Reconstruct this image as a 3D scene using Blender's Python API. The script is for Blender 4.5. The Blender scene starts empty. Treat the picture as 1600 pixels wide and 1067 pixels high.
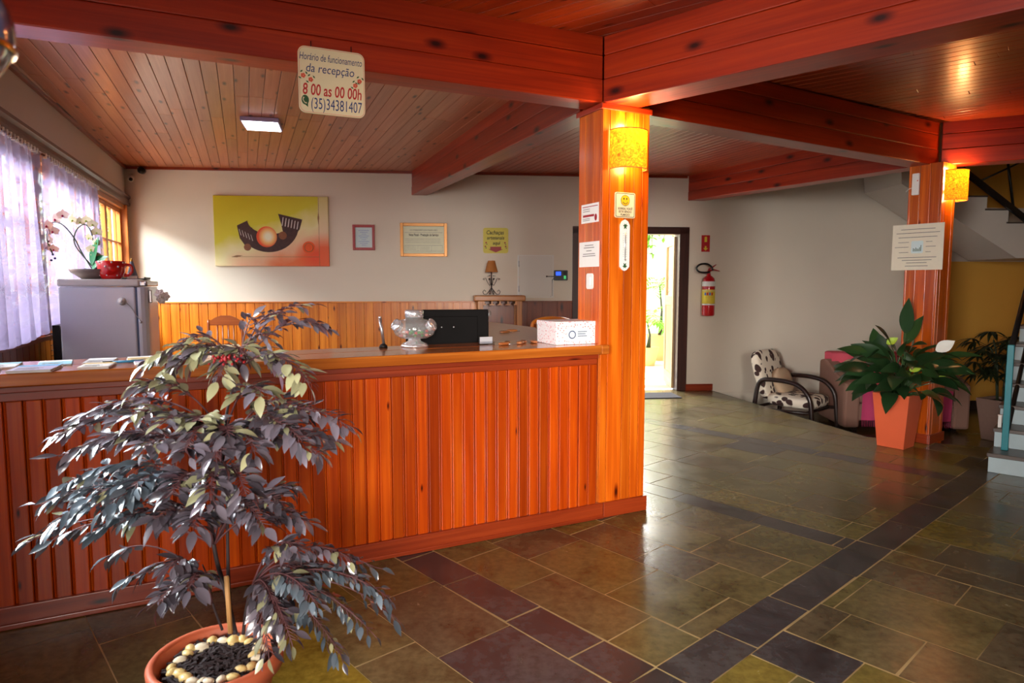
import bpy, bmesh, math, random
from mathutils import Vector, Matrix
random.seed(7)
SC = bpy.context.scene
COL = SC.collection
PI = math.pi

# ------------------------------------------------------------------ camera, world, light, exposure
CAM_H = 1.5
cam_data = bpy.data.cameras.new('camera')
cam = bpy.data.objects.new('camera', cam_data); COL.objects.link(cam)
cam.location = (0, 0, CAM_H)
cam.rotation_euler = (math.radians(90 - 4.91), 0, 0)
cam_data.sensor_width = 36.0
cam_data.lens = 36.0 * 1030.0 / 1600.0
cam_data.clip_start = 0.02
cam_data.dof.use_dof = True
cam_data.dof.focus_distance = 4.2
cam_data.dof.aperture_fstop = 4.5
SC.camera = cam
SC.view_settings.view_transform = 'Standard'
SC.view_settings.look = 'None'
SC.view_settings.gamma = 1.0
SC.view_settings.exposure = 0.6
SC.cycles.use_denoising = True
SC.cycles.max_bounces = 8
SC.cycles.transparent_max_bounces = 16
SC.cycles.sample_clamp_indirect = 6.0

world = bpy.data.worlds.new('world'); SC.world = world
world.use_nodes = True
bg = world.node_tree.nodes['Background']
bg.inputs[0].default_value = (0.86, 0.94, 1.0, 1)
bg.inputs[1].default_value = 2.2

def area(name, loc, target, sx, sy, power, color):
    d = bpy.data.lights.new(name, 'AREA'); d.shape = 'RECTANGLE'; d.size = sx; d.size_y = sy
    d.energy = power; d.color = color
    o = bpy.data.objects.new(name, d); COL.objects.link(o); o.location = loc
    o.rotation_euler = (Vector(target) - Vector(loc)).to_track_quat('-Z', 'Y').to_euler()
    return o
# daylight outside the side windows, outside the far door, and two fill lamps added behind the camera
area('daylight_side', (-6.0, 6.6, 4.0), (-2.6, 7.2, 1.0), 5.2, 1.8, 1300, (0.96, 0.97, 1.0))
area('daylight_side_near', (-5.2, 4.4, 3.3), (-2.0, 3.2, 1.3), 2.4, 1.4, 330, (0.93, 0.96, 1.0))
area('daylight_door', (1.5, 11.6, 3.3), (1.7, 8.4, 0.0), 1.8, 1.2, 420, (1.0, 0.97, 0.9))
front_fill = area('fill_behind_camera', (0.9, -3.9, 2.1), (0.35, 4.0, 0.5), 2.2, 1.6, 31, (1.0, 0.93, 0.84))  # added lamp, no glazing modelled there; narrow beam keeps the edges dark
front_fill.data.spread = math.radians(40)
side = area('daylight_side_front', (-4.3, 2.7, 2.75), (-0.95, 2.1, 0.95), 1.3, 1.1, 110, (0.9, 0.95, 1.0))
side.data.spread = math.radians(70)
corner_fill = area('fill_sofa_corner', (-2.9, -3.4, 2.0), (4.3, 8.6, 0.5), 1.2, 1.6, 24, (1.0, 0.95, 0.9))  # added lamp, brightens the sofa corner and planter side
corner_fill.data.spread = math.radians(34)

# ------------------------------------------------------------------ frames of the place (metres; camera stands at x=0, y=0)
def unit(a): return Vector(a).normalized()
BW0 = Vector((-4.94, 8.55)); BWX = unit((7.38, 0.74)); BWY = Vector((-BWX.y, BWX.x)); RBW = math.atan2(BWX.y, BWX.x)
LW0 = Vector((-4.94, 8.55)); LWX = unit((-1.495, 3.89)); LWY = Vector((-LWX.y, LWX.x)); RLW = math.atan2(LWX.y, LWX.x)
CO = Vector((0.879, 4.305)); CX = unit((0.8957, 0.4447)); CY = Vector((-CX.y, CX.x)); RC = math.atan2(CX.y, CX.x)
RP = Vector((3.93, 6.12)); RE1 = unit((-0.574, 0.819)); RE2 = unit((0.819, 0.574))
def bwp(s, z, off=0.0): p = BW0 + BWX * s - BWY * off; return (p.x, p.y, z)
def lwp(s, z, off=0.0): p = LW0 - LWX * s - LWY * off; return (p.x, p.y, z)
def cp(x, y, z): p = CO + CX * x + CY * y; return (p.x, p.y, z)
HB, HC, CT = 2.61, 3.0, 1.125

# ------------------------------------------------------------------ materials
MAT = {}
def nodes(name):
    m = bpy.data.materials.new(name); m.use_nodes = True; MAT[name] = m
    nt = m.node_tree; return m, nt, nt.nodes['Principled BSDF']
def N(nt, t, **kw):
    n = nt.nodes.new(t)
    for k, v in kw.items():
        if k in n.inputs: n.inputs[k].default_value = v
        else: setattr(n, k, v)
    return n
def srgb(r, g, b):
    f = lambda c: (c / 255 / 12.92) if c / 255 <= 0.04045 else ((c / 255 + 0.055) / 1.055) ** 2.4
    return (f(r), f(g), f(b), 1)
def plain(name, col, rough=0.5, metal=0.0, var=0.08, scale=30, coat=0.0, emis=None, estr=0.0, spec=0.5, bump=0.0):
    m, nt, b = nodes(name)
    c = srgb(*col)
    b.inputs['Roughness'].default_value = rough; b.inputs['Metallic'].default_value = metal
    b.inputs['Coat Weight'].default_value = coat; b.inputs['Specular IOR Level'].default_value = spec
    tc = N(nt, 'ShaderNodeTexCoord'); no = N(nt, 'ShaderNodeTexNoise', Scale=scale, Detail=4.0)
    nt.links.new(tc.outputs['Object'], no.inputs['Vector'])
    mx = N(nt, 'ShaderNodeMix', data_type='RGBA')
    mx.inputs[6].default_value = tuple(x * (1 - var) for x in c[:3]) + (1,)
    mx.inputs[7].default_value = tuple(min(1, x * (1 + var)) for x in c[:3]) + (1,)
    nt.links.new(no.outputs['Fac'], mx.inputs[0]); nt.links.new(mx.outputs[2], b.inputs['Base Color'])
    if bump:
        bp = N(nt, 'ShaderNodeBump', Strength=bump, Distance=0.004); nt.links.new(no.outputs['Fac'], bp.inputs['Height']); nt.links.new(bp.outputs[0], b.inputs['Normal'])
    if emis:
        b.inputs['Emission Color'].default_value = srgb(*emis); b.inputs['Emission Strength'].default_value = estr
    return m
def ramp(nt, stops):
    r = N(nt, 'ShaderNodeValToRGB'); e = r.color_ramp.elements
    while len(e) < len(stops): e.new(0.5)
    for i, (p, c) in enumerate(stops): e[i].position = p; e[i].color = c
    return r
def wood(name, dark, mid, light, rough=0.3, coat=0.3, tint=0.5, knots=0.045, kscale=(0.9, 3.0), spec=0.5):
    m, nt, b = nodes(name)
    L = nt.links.new
    uv = N(nt, 'ShaderNodeUVMap'); at = N(nt, 'ShaderNodeAttribute', attribute_name='rnd')
    sep = N(nt, 'ShaderNodeSeparateXYZ'); L(uv.outputs[0], sep.inputs[0])
    off = N(nt, 'ShaderNodeMath', operation='MULTIPLY'); off.inputs[1].default_value = 37.0; L(at.outputs['Fac'], off.inputs[0])
    def comb(sx, sy):
        a = N(nt, 'ShaderNodeMath', operation='MULTIPLY'); a.inputs[1].default_value = sx; L(sep.outputs[0], a.inputs[0])
        c = N(nt, 'ShaderNodeMath', operation='MULTIPLY'); c.inputs[1].default_value = sy; L(sep.outputs[1], c.inputs[0])
        k = N(nt, 'ShaderNodeCombineXYZ'); L(a.outputs[0], k.inputs[0]); L(c.outputs[0], k.inputs[1]); L(off.outputs[0], k.inputs[2]); return k
    n1 = N(nt, 'ShaderNodeTexNoise', Scale=1.0, Detail=5.0, Roughness=0.6, Distortion=0.6); L(comb(1.1, 55).outputs[0], n1.inputs['Vector'])
    n2 = N(nt, 'ShaderNodeTexNoise', Scale=1.0, Detail=3.0, Roughness=0.5, Distortion=0.5); L(comb(0.9, 14).outputs[0], n2.inputs['Vector'])
    ad = N(nt, 'ShaderNodeMix', data_type='FLOAT'); ad.inputs[0].default_value = 0.5; L(n1.outputs['Fac'], ad.inputs[2]); L(n2.outputs['Fac'], ad.inputs[3])
    r = ramp(nt, [(0.32, srgb(*dark)), (0.5, srgb(*mid)), (0.68, srgb(*light))]); L(ad.outputs[0], r.inputs[0])
    vo = N(nt, 'ShaderNodeTexVoronoi', Scale=1.0, voronoi_dimensions='2D'); kc = comb(*kscale); kv = N(nt, 'ShaderNodeVectorMath', operation='ADD'); ko = N(nt, 'ShaderNodeCombineXYZ'); L(off.outputs[0], ko.inputs[0]); L(kc.outputs[0], kv.inputs[0]); L(ko.outputs[0], kv.inputs[1]); L(kv.outputs[0], vo.inputs['Vector'])
    kr = ramp(nt, [(knots * 0.6, (0.06, 0.02, 0.01, 1)), (knots * 1.6, (0.5, 0.34, 0.24, 1)), (knots * 2.8, (1, 1, 1, 1))]); L(vo.outputs['Distance'], kr.inputs[0])
    mu = N(nt, 'ShaderNodeMix', data_type='RGBA', blend_type='MULTIPLY'); mu.inputs[0].default_value = 1.0
    L(r.outputs[0], mu.inputs[6]); L(kr.outputs[0], mu.inputs[7])
    wn = N(nt, 'ShaderNodeTexWhiteNoise', noise_dimensions='1D'); L(off.outputs[0], wn.inputs['W'])
    mr = N(nt, 'ShaderNodeMapRange'); mr.inputs['To Min'].default_value = 1 - tint * 0.5; mr.inputs['To Max'].default_value = 1 + tint * 0.5; L(wn.outputs['Value'], mr.inputs['Value'])
    hs = N(nt, 'ShaderNodeHueSaturation'); L(mu.outputs[2], hs.inputs['Color']); L(mr.outputs[0], hs.inputs['Value'])
    L(hs.outputs[0], b.inputs['Base Color'])
    b.inputs['Roughness'].default_value = rough; b.inputs['Coat Weight'].default_value = coat; b.inputs['Coat Roughness'].default_value = 0.15
    b.inputs['Specular IOR Level'].default_value = spec
    bp = N(nt, 'ShaderNodeBump', Strength=0.12, Distance=0.002); L(n1.outputs['Fac'], bp.inputs['Height']); L(bp.outputs[0], b.inputs['Normal'])
    return m
wood('counter_wood', (146, 42, 2), (176, 62, 4), (200, 88, 10), rough=0.3, coat=0.15, tint=0.5, knots=0.01, spec=0.3)
wood('countertop_wood', (140, 68, 20), (176, 92, 28), (205, 122, 48), rough=0.2, coat=0.6, tint=0.15, knots=0.02)
wood('pillar_wood', (158, 56, 4), (192, 84, 9), (216, 114, 22), rough=0.32, coat=0.2, tint=0.35, knots=0.022, spec=0.35)
wood('beam_wood', (128, 26, 3), (154, 38, 5), (178, 54, 10), rough=0.36, coat=0.15, tint=0.2, knots=0.036, kscale=(1.3, 3.0))
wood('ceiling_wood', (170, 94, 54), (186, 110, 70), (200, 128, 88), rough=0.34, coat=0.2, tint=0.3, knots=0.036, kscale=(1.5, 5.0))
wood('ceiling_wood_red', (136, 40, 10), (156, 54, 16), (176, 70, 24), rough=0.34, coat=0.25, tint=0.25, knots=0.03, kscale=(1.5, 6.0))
wood('wainscot_wood', (176, 84, 14), (214, 118, 24), (236, 150, 46), rough=0.35, coat=0.25, tint=0.3, knots=0.024, kscale=(1.5, 4.0))
wood('wainscot_dark_wood', (96, 36, 14), (122, 50, 18), (144, 66, 26), rough=0.35, coat=0.25, tint=0.3, knots=0.03)
wood('window_wood', (150, 78, 26), (190, 108, 42), (214, 136, 60), rough=0.4, coat=0.2, tint=0.2, knots=0.01)
wood('skirting_wood', (110, 32, 10), (138, 46, 14), (158, 60, 22), rough=0.35, coat=0.3, tint=0.1, knots=0.02)
wood('dark_door_wood', (46, 22, 18), (64, 32, 26), (82, 44, 34), rough=0.4, coat=0.2, tint=0.1, knots=0.0)
wood('door_leaf_wood', (126, 98, 60), (160, 128, 84), (182, 152, 106), rough=0.45, coat=0.1, tint=0.1, knots=0.01)
wood('chair_wood', (110, 46, 14), (146, 70, 22), (170, 90, 34), rough=0.35, coat=0.3, tint=0.1, knots=0.0)
wood('cabinet_wood', (150, 84, 26), (186, 112, 40), (208, 136, 60), rough=0.4, coat=0.1, tint=0.3, knots=0.02)
wood('dark_frame_wood', (26, 14, 12), (36, 20, 16), (48, 28, 22), rough=0.35, coat=0.3, tint=0.1, knots=0.0)
wood('tag_wood', (110, 54, 24), (160, 92, 44), (190, 124, 70), rough=0.4, coat=0.2, tint=0.9, knots=0.0)
wood('stake_wood', (150, 104, 56), (190, 140, 84), (210, 164, 110), rough=0.6, coat=0.0, tint=0.1, knots=0.0)

plain('white_plaster', (228, 217, 199), 0.75, var=0.03, scale=3, bump=0.05)
plain('left_plaster', (205, 192, 184), 0.75, var=0.03, scale=3)
plain('yellow_plaster', (214, 160, 66), 0.75, var=0.05, scale=3)
plain('stair_plaster', (205, 196, 186), 0.7, var=0.04, scale=5)
plain('trim_brown', (92, 62, 56), 0.4, var=0.1)
plain('white_paint', (232, 230, 224), 0.45, var=0.02)
plain('paper_white', (236, 232, 226), 0.7, var=0.03)
plain('paper_cream', (228, 218, 196), 0.7, var=0.04)
plain('cream_board', (238, 218, 176), 0.5, var=0.03)
plain('yellow_board', (222, 206, 84), 0.55, var=0.08)
plain('ink_black', (24, 22, 22), 0.6)
plain('ink_grey', (130, 124, 120), 0.7)
plain('ink_blue', (42, 52, 110), 0.6)
plain('ink_red', (196, 30, 24), 0.55)
plain('ink_darkred', (158, 22, 30), 0.5)
plain('ink_green', (40, 84, 40), 0.6)
plain('ink_orange', (226, 90, 60), 0.6)
plain('coral_paint', (232, 150, 120), 0.6)
plain('smile_yellow', (240, 186, 30), 0.5)
plain('black_plastic', (22, 21, 22), 0.35)
plain('monitor_black', (14, 11, 11), 0.6, spec=0.08)
plain('dark_metal', (34, 30, 28), 0.45, metal=0.6)
plain('black_iron', (40, 36, 38), 0.5, metal=0.3)
plain('chrome', (236, 236, 240), 0.22, metal=0.75, var=0.02)
plain('brushed_steel', (190, 190, 194), 0.3, metal=0.9)
plain('fridge_paint', (214, 219, 232), 0.3, var=0.02, coat=0.3)
plain('fridge_lid', (206, 202, 198), 0.35, var=0.02, coat=0.2)
plain('gasket_blue', (70, 86, 120), 0.5)
plain('red_ceramic', (208, 26, 24), 0.2, coat=0.5, var=0.03)
plain('grey_clay', (112, 118, 132), 0.7)
plain('bowl_clay', (128, 112, 104), 0.6)
plain('orchid_leaf', (30, 128, 70), 0.35, var=0.2)
plain('orchid_dark_leaf', (58, 72, 72), 0.4, var=0.2)
plain('orchid_white', (250, 240, 236), 0.5, var=0.03)
plain('orchid_cream', (246, 240, 200), 0.5, var=0.04)
plain('orchid_magenta', (176, 26, 96), 0.5)
plain('stem_green', (70, 92, 66), 0.5)
plain('terracotta', (196, 96, 62), 0.55, var=0.12, scale=12)
plain('terracotta_orange', (224, 98, 58), 0.45, var=0.05, scale=8)
plain('pale_clay', (222, 180, 120), 0.7)
plain('brown_planter', (130, 102, 88), 0.6)
plain('soil', (58, 38, 34), 0.9, var=0.5, scale=90, bump=0.8)
plain('pebble_white', (232, 218, 190), 0.4, var=0.08, scale=20)
plain('pebble_cream', (226, 196, 128), 0.4, var=0.08, scale=20)
plain('bark_dark', (48, 34, 36), 0.7, var=0.3, scale=60)
plain('twig_purple', (92, 54, 58), 0.6)
plain('cane_green', (44, 54, 30), 0.6)
plain('lily_white', (240, 238, 228), 0.4)
plain('lily_lime', (170, 196, 60), 0.45)
plain('red_paint', (190, 20, 30), 0.25, coat=0.5, var=0.03)
plain('label_yellow', (232, 206, 60), 0.5)
plain('label_blue', (70, 100, 190), 0.5)
plain('sign_red', (188, 26, 30), 0.5)
plain('sofa_brown', (150, 112, 96), 0.85, var=0.1, scale=200)
plain('throw_pink', (214, 72, 120), 0.9, var=0.1, scale=150)
plain('cushion_pink', (226, 92, 110), 0.85, var=0.05, scale=60)
plain('cushion_beige', (206, 178, 146), 0.85, var=0.05, scale=60)
plain('teal_paint', (20, 128, 138), 0.4, var=0.06)
plain('riser_paint', (178, 196, 200), 0.45, var=0.08, scale=14)
plain('tread_stone', (84, 72, 66), 0.35, var=0.2, scale=14)
plain('beige_laminate', (206, 180, 158), 0.3, var=0.02)
plain('mat_dark', (52, 50, 58), 0.9, var=0.2, scale=200)
plain('mat_blue', (70, 84, 120), 0.9, var=0.2, scale=200)
plain('grout', (164, 138, 90), 0.7, var=0.6, scale=5)
plain('dark_edge', (36, 28, 26), 0.5)
plain('paving', (226, 216, 196), 0.8, var=0.08, scale=4)
plain('garden_wall', (240, 232, 206), 0.8, var=0.1, scale=3)
plain('door_white', (226, 222, 212), 0.6, var=0.01)
plain('frame_red', (164, 26, 34), 0.35, coat=0.3)
plain('frame_gold', (190, 128, 60), 0.35, metal=0.3)
plain('cert_blue', (206, 224, 226), 0.6, var=0.06, scale=9)
plain('cert_green', (220, 220, 184), 0.4, var=0.06, scale=9)
plain('lamp_shade_tan', (178, 112, 52), 0.8)
plain('led_white', (250, 250, 255), 0.5, emis=(246, 246, 255), estr=14.0)
plain('led_frame', (190, 180, 215), 0.5)
plain('screen_blue', (20, 60, 220), 0.3, emis=(30, 80, 240), estr=1.2)
plain('sensor_green', (40, 150, 80), 0.3, emis=(60, 190, 110), estr=0.6)
plain('candy_red', (216, 60, 60), 0.4, var=0.05)
plain('candy_green', (50, 140, 70), 0.4, var=0.05)
plain('candy_pink', (236, 150, 150), 0.4, var=0.05)
plain('candy_white', (240, 236, 230), 0.4, var=0.05)
plain('leaflet_blue', (60, 150, 200), 0.5)
plain('leaflet_navy', (40, 50, 100), 0.5)
plain('leaflet_teal', (120, 180, 200), 0.5)
plain('leaflet_tan', (214, 186, 120), 0.5)
plain('leaflet_grey', (190, 190, 196), 0.5)
plain('leaflet_lilac', (170, 160, 200), 0.5)
plain('leaflet_white', (232, 230, 228), 0.5)
plain('paint_brown', (70, 40, 36), 0.6, var=0.5, scale=30)
plain('paint_streak', (214, 206, 200), 0.6, var=0.1)
plain('paint_sienna', (140, 84, 50), 0.6, var=0.3, scale=20)
plain('paint_orange', (238, 90, 20), 0.6, var=0.1)
plain('paint_line', (150, 110, 70), 0.6)
plain('indigo_glass', (104, 132, 188), 0.15, coat=1.0)
plain('brass', (190, 140, 60), 0.3, metal=1.0)
plain('wall_paint_dim', (200, 186, 168), 0.8)
plain('grey_fabric_dark', (40, 36, 36), 0.8)

def glass_mat(name, tint=(1, 1, 1), gloss=0.12, milky=0.0):
    m, nt, b = nodes(name)
    nt.nodes.remove(b); out = nt.nodes['Material Output']
    t = N(nt, 'ShaderNodeBsdfTransparent'); t.inputs[0].default_value = (*tint, 1)
    g = N(nt, 'ShaderNodeBsdfGlossy'); g.inputs['Roughness'].default_value = 0.03
    lw = N(nt, 'ShaderNodeLayerWeight'); lw.inputs['Blend'].default_value = 0.25
    mr = N(nt, 'ShaderNodeMapRange'); mr.inputs['To Min'].default_value = gloss * 0.4; mr.inputs['To Max'].default_value = min(1, gloss * 4); nt.links.new(lw.outputs['Facing'], mr.inputs['Value'])
    x = N(nt, 'ShaderNodeMixShader'); nt.links.new(mr.outputs[0], x.inputs[0]); nt.links.new(t.outputs[0], x.inputs[1]); nt.links.new(g.outputs[0], x.inputs[2])
    df = N(nt, 'ShaderNodeBsdfDiffuse'); x2 = N(nt, 'ShaderNodeMixShader'); x2.inputs[0].default_value = milky; nt.links.new(x.outputs[0], x2.inputs[1]); nt.links.new(df.outputs[0], x2.inputs[2])
    nt.links.new((x2 if milky else x).outputs[0], out.inputs[0]); return m
glass_mat('window_glass', (0.97, 0.99, 0.98), 0.1)
glass_mat('jar_glass', (0.96, 0.97, 0.97), 0.2, 0.16)
glass_mat('acrylic', (0.9, 0.92, 0.94), 0.15)

def leaf_mat(name, top, under, rough=0.3, spec=0.6, var=0.4, trans=0.15, ior=1.5):
    m, nt, b = nodes(name); L = nt.links.new
    at = N(nt, 'ShaderNodeAttribute', attribute_name='rnd'); ge = N(nt, 'ShaderNodeNewGeometry')
    mx = N(nt, 'ShaderNodeMix', data_type='RGBA'); mx.inputs[6].default_value = srgb(*top); mx.inputs[7].default_value = srgb(*under); L(ge.outputs['Backfacing'], mx.inputs[0])
    mr = N(nt, 'ShaderNodeMapRange'); mr.inputs['To Min'].default_value = 1 - var; mr.inputs['To Max'].default_value = 1 + var; L(at.outputs['Fac'], mr.inputs['Value'])
    hs = N(nt, 'ShaderNodeHueSaturation'); L(mr.outputs[0], hs.inputs['Value']); L(mx.outputs[2], hs.inputs['Color']); L(hs.outputs[0], b.inputs['Base Color'])
    b.inputs['Roughness'].default_value = rough; b.inputs['Specular IOR Level'].default_value = spec if ior <= 1.5 else 0.5; b.inputs['IOR'].default_value = ior
    tr = N(nt, 'ShaderNodeBsdfTranslucent'); L(hs.outputs[0], tr.inputs['Color'])
    ms = N(nt, 'ShaderNodeMixShader'); ms.inputs[0].default_value = trans; L(b.outputs[0], ms.inputs[1]); L(tr.outputs[0], ms.inputs[2])
    L(ms.outputs[0], nt.nodes['Material Output'].inputs[0]); return m
leaf_mat('purple_leaf', (96, 89, 99), (104, 78, 88), 0.22, 1.0, 0.7, 0.05, 2.1)
leaf_mat('cool_lit_leaf', (88, 100, 110), (90, 84, 94), 0.22, 1.0, 0.6, 0.05, 2.1)  # copy of the purple leaf with cool daylight put into its colour
leaf_mat('olive_leaf', (156, 154, 118), (136, 126, 100), 0.3, 0.9, 0.35, 0.08, 1.7)
leaf_mat('lily_leaf', (32, 58, 30), (54, 84, 42), 0.3, 0.6, 0.35, 0.1)
leaf_mat('palm_leaf', (34, 44, 24), (40, 50, 28), 0.45, 0.4, 0.3, 0.1)
leaf_mat('garden_leaf', (110, 170, 50), (130, 190, 70), 0.5, 0.4, 0.4, 0.35)
leaf_mat('garden_yellow_leaf', (186, 180, 70), (200, 190, 90), 0.5, 0.4, 0.3, 0.35)

def lace_mat():
    m, nt, b = nodes('lace'); L = nt.links.new; nt.nodes.remove(b); out = nt.nodes['Material Output']
    uv = N(nt, 'ShaderNodeUVMap')
    mp = N(nt, 'ShaderNodeMapping'); mp.inputs['Scale'].default_value = (10, 10, 1); L(uv.outputs[0], mp.inputs[0])
    vo = N(nt, 'ShaderNodeTexVoronoi', Scale=1.0, feature='DISTANCE_TO_EDGE'); L(mp.outputs[0], vo.inputs['Vector'])
    no = N(nt, 'ShaderNodeTexNoise', Scale=14.0, Detail=3.0); L(uv.outputs[0], no.inputs['Vector'])
    sm = N(nt, 'ShaderNodeMath', operation='MULTIPLY'); L(vo.outputs['Distance'], sm.inputs[0]); L(no.outputs['Fac'], sm.inputs[1])
    sy = N(nt, 'ShaderNodeSeparateXYZ'); L(uv.outputs[0], sy.inputs[0]); br = ramp(nt, [(0.0, (.3, .3, .3, 1)), (.16, (.25, .25, .25, 1)), (.2, (0, 0, 0, 1)), (.8, (0, 0, 0, 1)), (.83, (.22, .22, .22, 1))]); dv = N(nt, 'ShaderNodeMath', operation='DIVIDE'); dv.inputs[1].default_value = 1.3; L(sy.outputs[1], dv.inputs[0]); L(dv.outputs[0], br.inputs[0])
    r = ramp(nt, [(0.02, (0.45, 0.45, 0.45, 1)), (0.13, (0.97, 0.97, 0.97, 1))]); L(sm.outputs[0], r.inputs[0])
    tr = N(nt, 'ShaderNodeBsdfTranslucent'); tr.inputs[0].default_value = srgb(122, 112, 142)
    df = N(nt, 'ShaderNodeBsdfDiffuse'); df.inputs[0].default_value = srgb(214, 206, 228)
    m1 = N(nt, 'ShaderNodeMixShader'); m1.inputs[0].default_value = 0.4; L(tr.outputs[0], m1.inputs[1]); L(df.outputs[0], m1.inputs[2])
    tp = N(nt, 'ShaderNodeBsdfTransparent'); m2 = N(nt, 'ShaderNodeMixShader'); bs_ = N(nt, 'ShaderNodeMath', operation='ADD', use_clamp=True); L(r.outputs[0], bs_.inputs[0]); L(br.outputs[0], bs_.inputs[1]); L(bs_.outputs[0], m2.inputs[0]); L(tp.outputs[0], m2.inputs[1]); L(m1.outputs[0], m2.inputs[2])
    L(m2.outputs[0], out.inputs[0])
lace_mat()

def shade_mat():
    m, nt, b = nodes('sconce_shade'); L = nt.links.new
    tc = N(nt, 'ShaderNodeTexCoord'); no = N(nt, 'ShaderNodeTexNoise', Scale=28.0, Detail=6.0, Distortion=2.5); L(tc.outputs['Object'], no.inputs['Vector'])
    r = ramp(nt, [(0.3, srgb(140, 66, 4)), (0.5, srgb(206, 112, 12)), (0.7, srgb(232, 150, 30))]); L(no.outputs['Fac'], r.inputs[0])
    L(r.outputs[0], b.inputs['Base Color']); b.inputs['Roughness'].default_value = 0.8
    L(r.outputs[0], b.inputs['Emission Color']); b.inputs['Emission Strength'].default_value = 0.3
    tr = N(nt, 'ShaderNodeBsdfTranslucent'); L(r.outputs[0], tr.inputs['Color'])
    ms = N(nt, 'ShaderNodeMixShader'); ms.inputs[0].default_value = 0.26; L(b.outputs[0], ms.inputs[1]); L(tr.outputs[0], ms.inputs[2])
    L(ms.outputs[0], nt.nodes['Material Output'].inputs[0])
shade_mat()

def slate_mat():
    m, nt, b = nodes('slate'); L = nt.links.new
    at = N(nt, 'ShaderNodeAttribute', attribute_name='rnd'); ge = N(nt, 'ShaderNodeNewGeometry')
    base = ramp(nt, [(0.0, srgb(64, 61, 63)), (0.18, srgb(70, 65, 64)), (0.22, srgb(96, 88, 54)), (0.45, srgb(110, 100, 58)), (0.6, srgb(102, 90, 60)), (0.75, srgb(92, 80, 60)), (0.92, srgb(116, 102, 48)), (1.0, srgb(130, 108, 38))])
    L(at.outputs['Fac'], base.inputs[0])
    n1 = N(nt, 'ShaderNodeTexNoise', Scale=3.2, Detail=7.0, Roughness=0.65, Distortion=0.8); L(ge.outputs['Position'], n1.inputs['Vector'])
    n2 = N(nt, 'ShaderNodeTexNoise', Scale=26.0, Detail=5.0, Roughness=0.6); L(ge.outputs['Position'], n2.inputs['Vector'])
    r1 = ramp(nt, [(0.3, (0.36, 0.32, 0.3, 1)), (0.55, (1, 1, 1, 1)), (0.75, (1.2, 1.16, 0.95, 1))]); L(n1.outputs['Fac'], r1.inputs[0])
    mu = N(nt, 'ShaderNodeMix', data_type='RGBA', blend_type='MULTIPLY'); mu.inputs[0].default_value = 0.8; L(base.outputs[0], mu.inputs[6]); L(r1.outputs[0], mu.inputs[7])
    r2 = ramp(nt, [(0.38, (0.5, 0.46, 0.42, 1)), (0.6, (1, 1, 1, 1))]); L(n2.outputs['Fac'], r2.inputs[0])
    m2 = N(nt, 'ShaderNodeMix', data_type='RGBA', blend_type='MULTIPLY'); m2.inputs[0].default_value = 0.6; L(mu.outputs[2], m2.inputs[6]); L(r2.outputs[0], m2.inputs[7])
    L(m2.outputs[2], b.inputs['Base Color'])
    mr = N(nt, 'ShaderNodeMapRange'); mr.inputs['To Min'].default_value = 0.14; mr.inputs['To Max'].default_value = 0.34; L(n1.outputs['Fac'], mr.inputs['Value']); L(mr.outputs[0], b.inputs['Roughness'])
    b.inputs['Specular IOR Level'].default_value = 0.6
    bp = N(nt, 'ShaderNodeBump', Strength=0.35, Distance=0.008); L(n1.outputs['Fac'], bp.inputs['Height']); L(bp.outputs[0], b.inputs['Normal'])
slate_mat()

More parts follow.
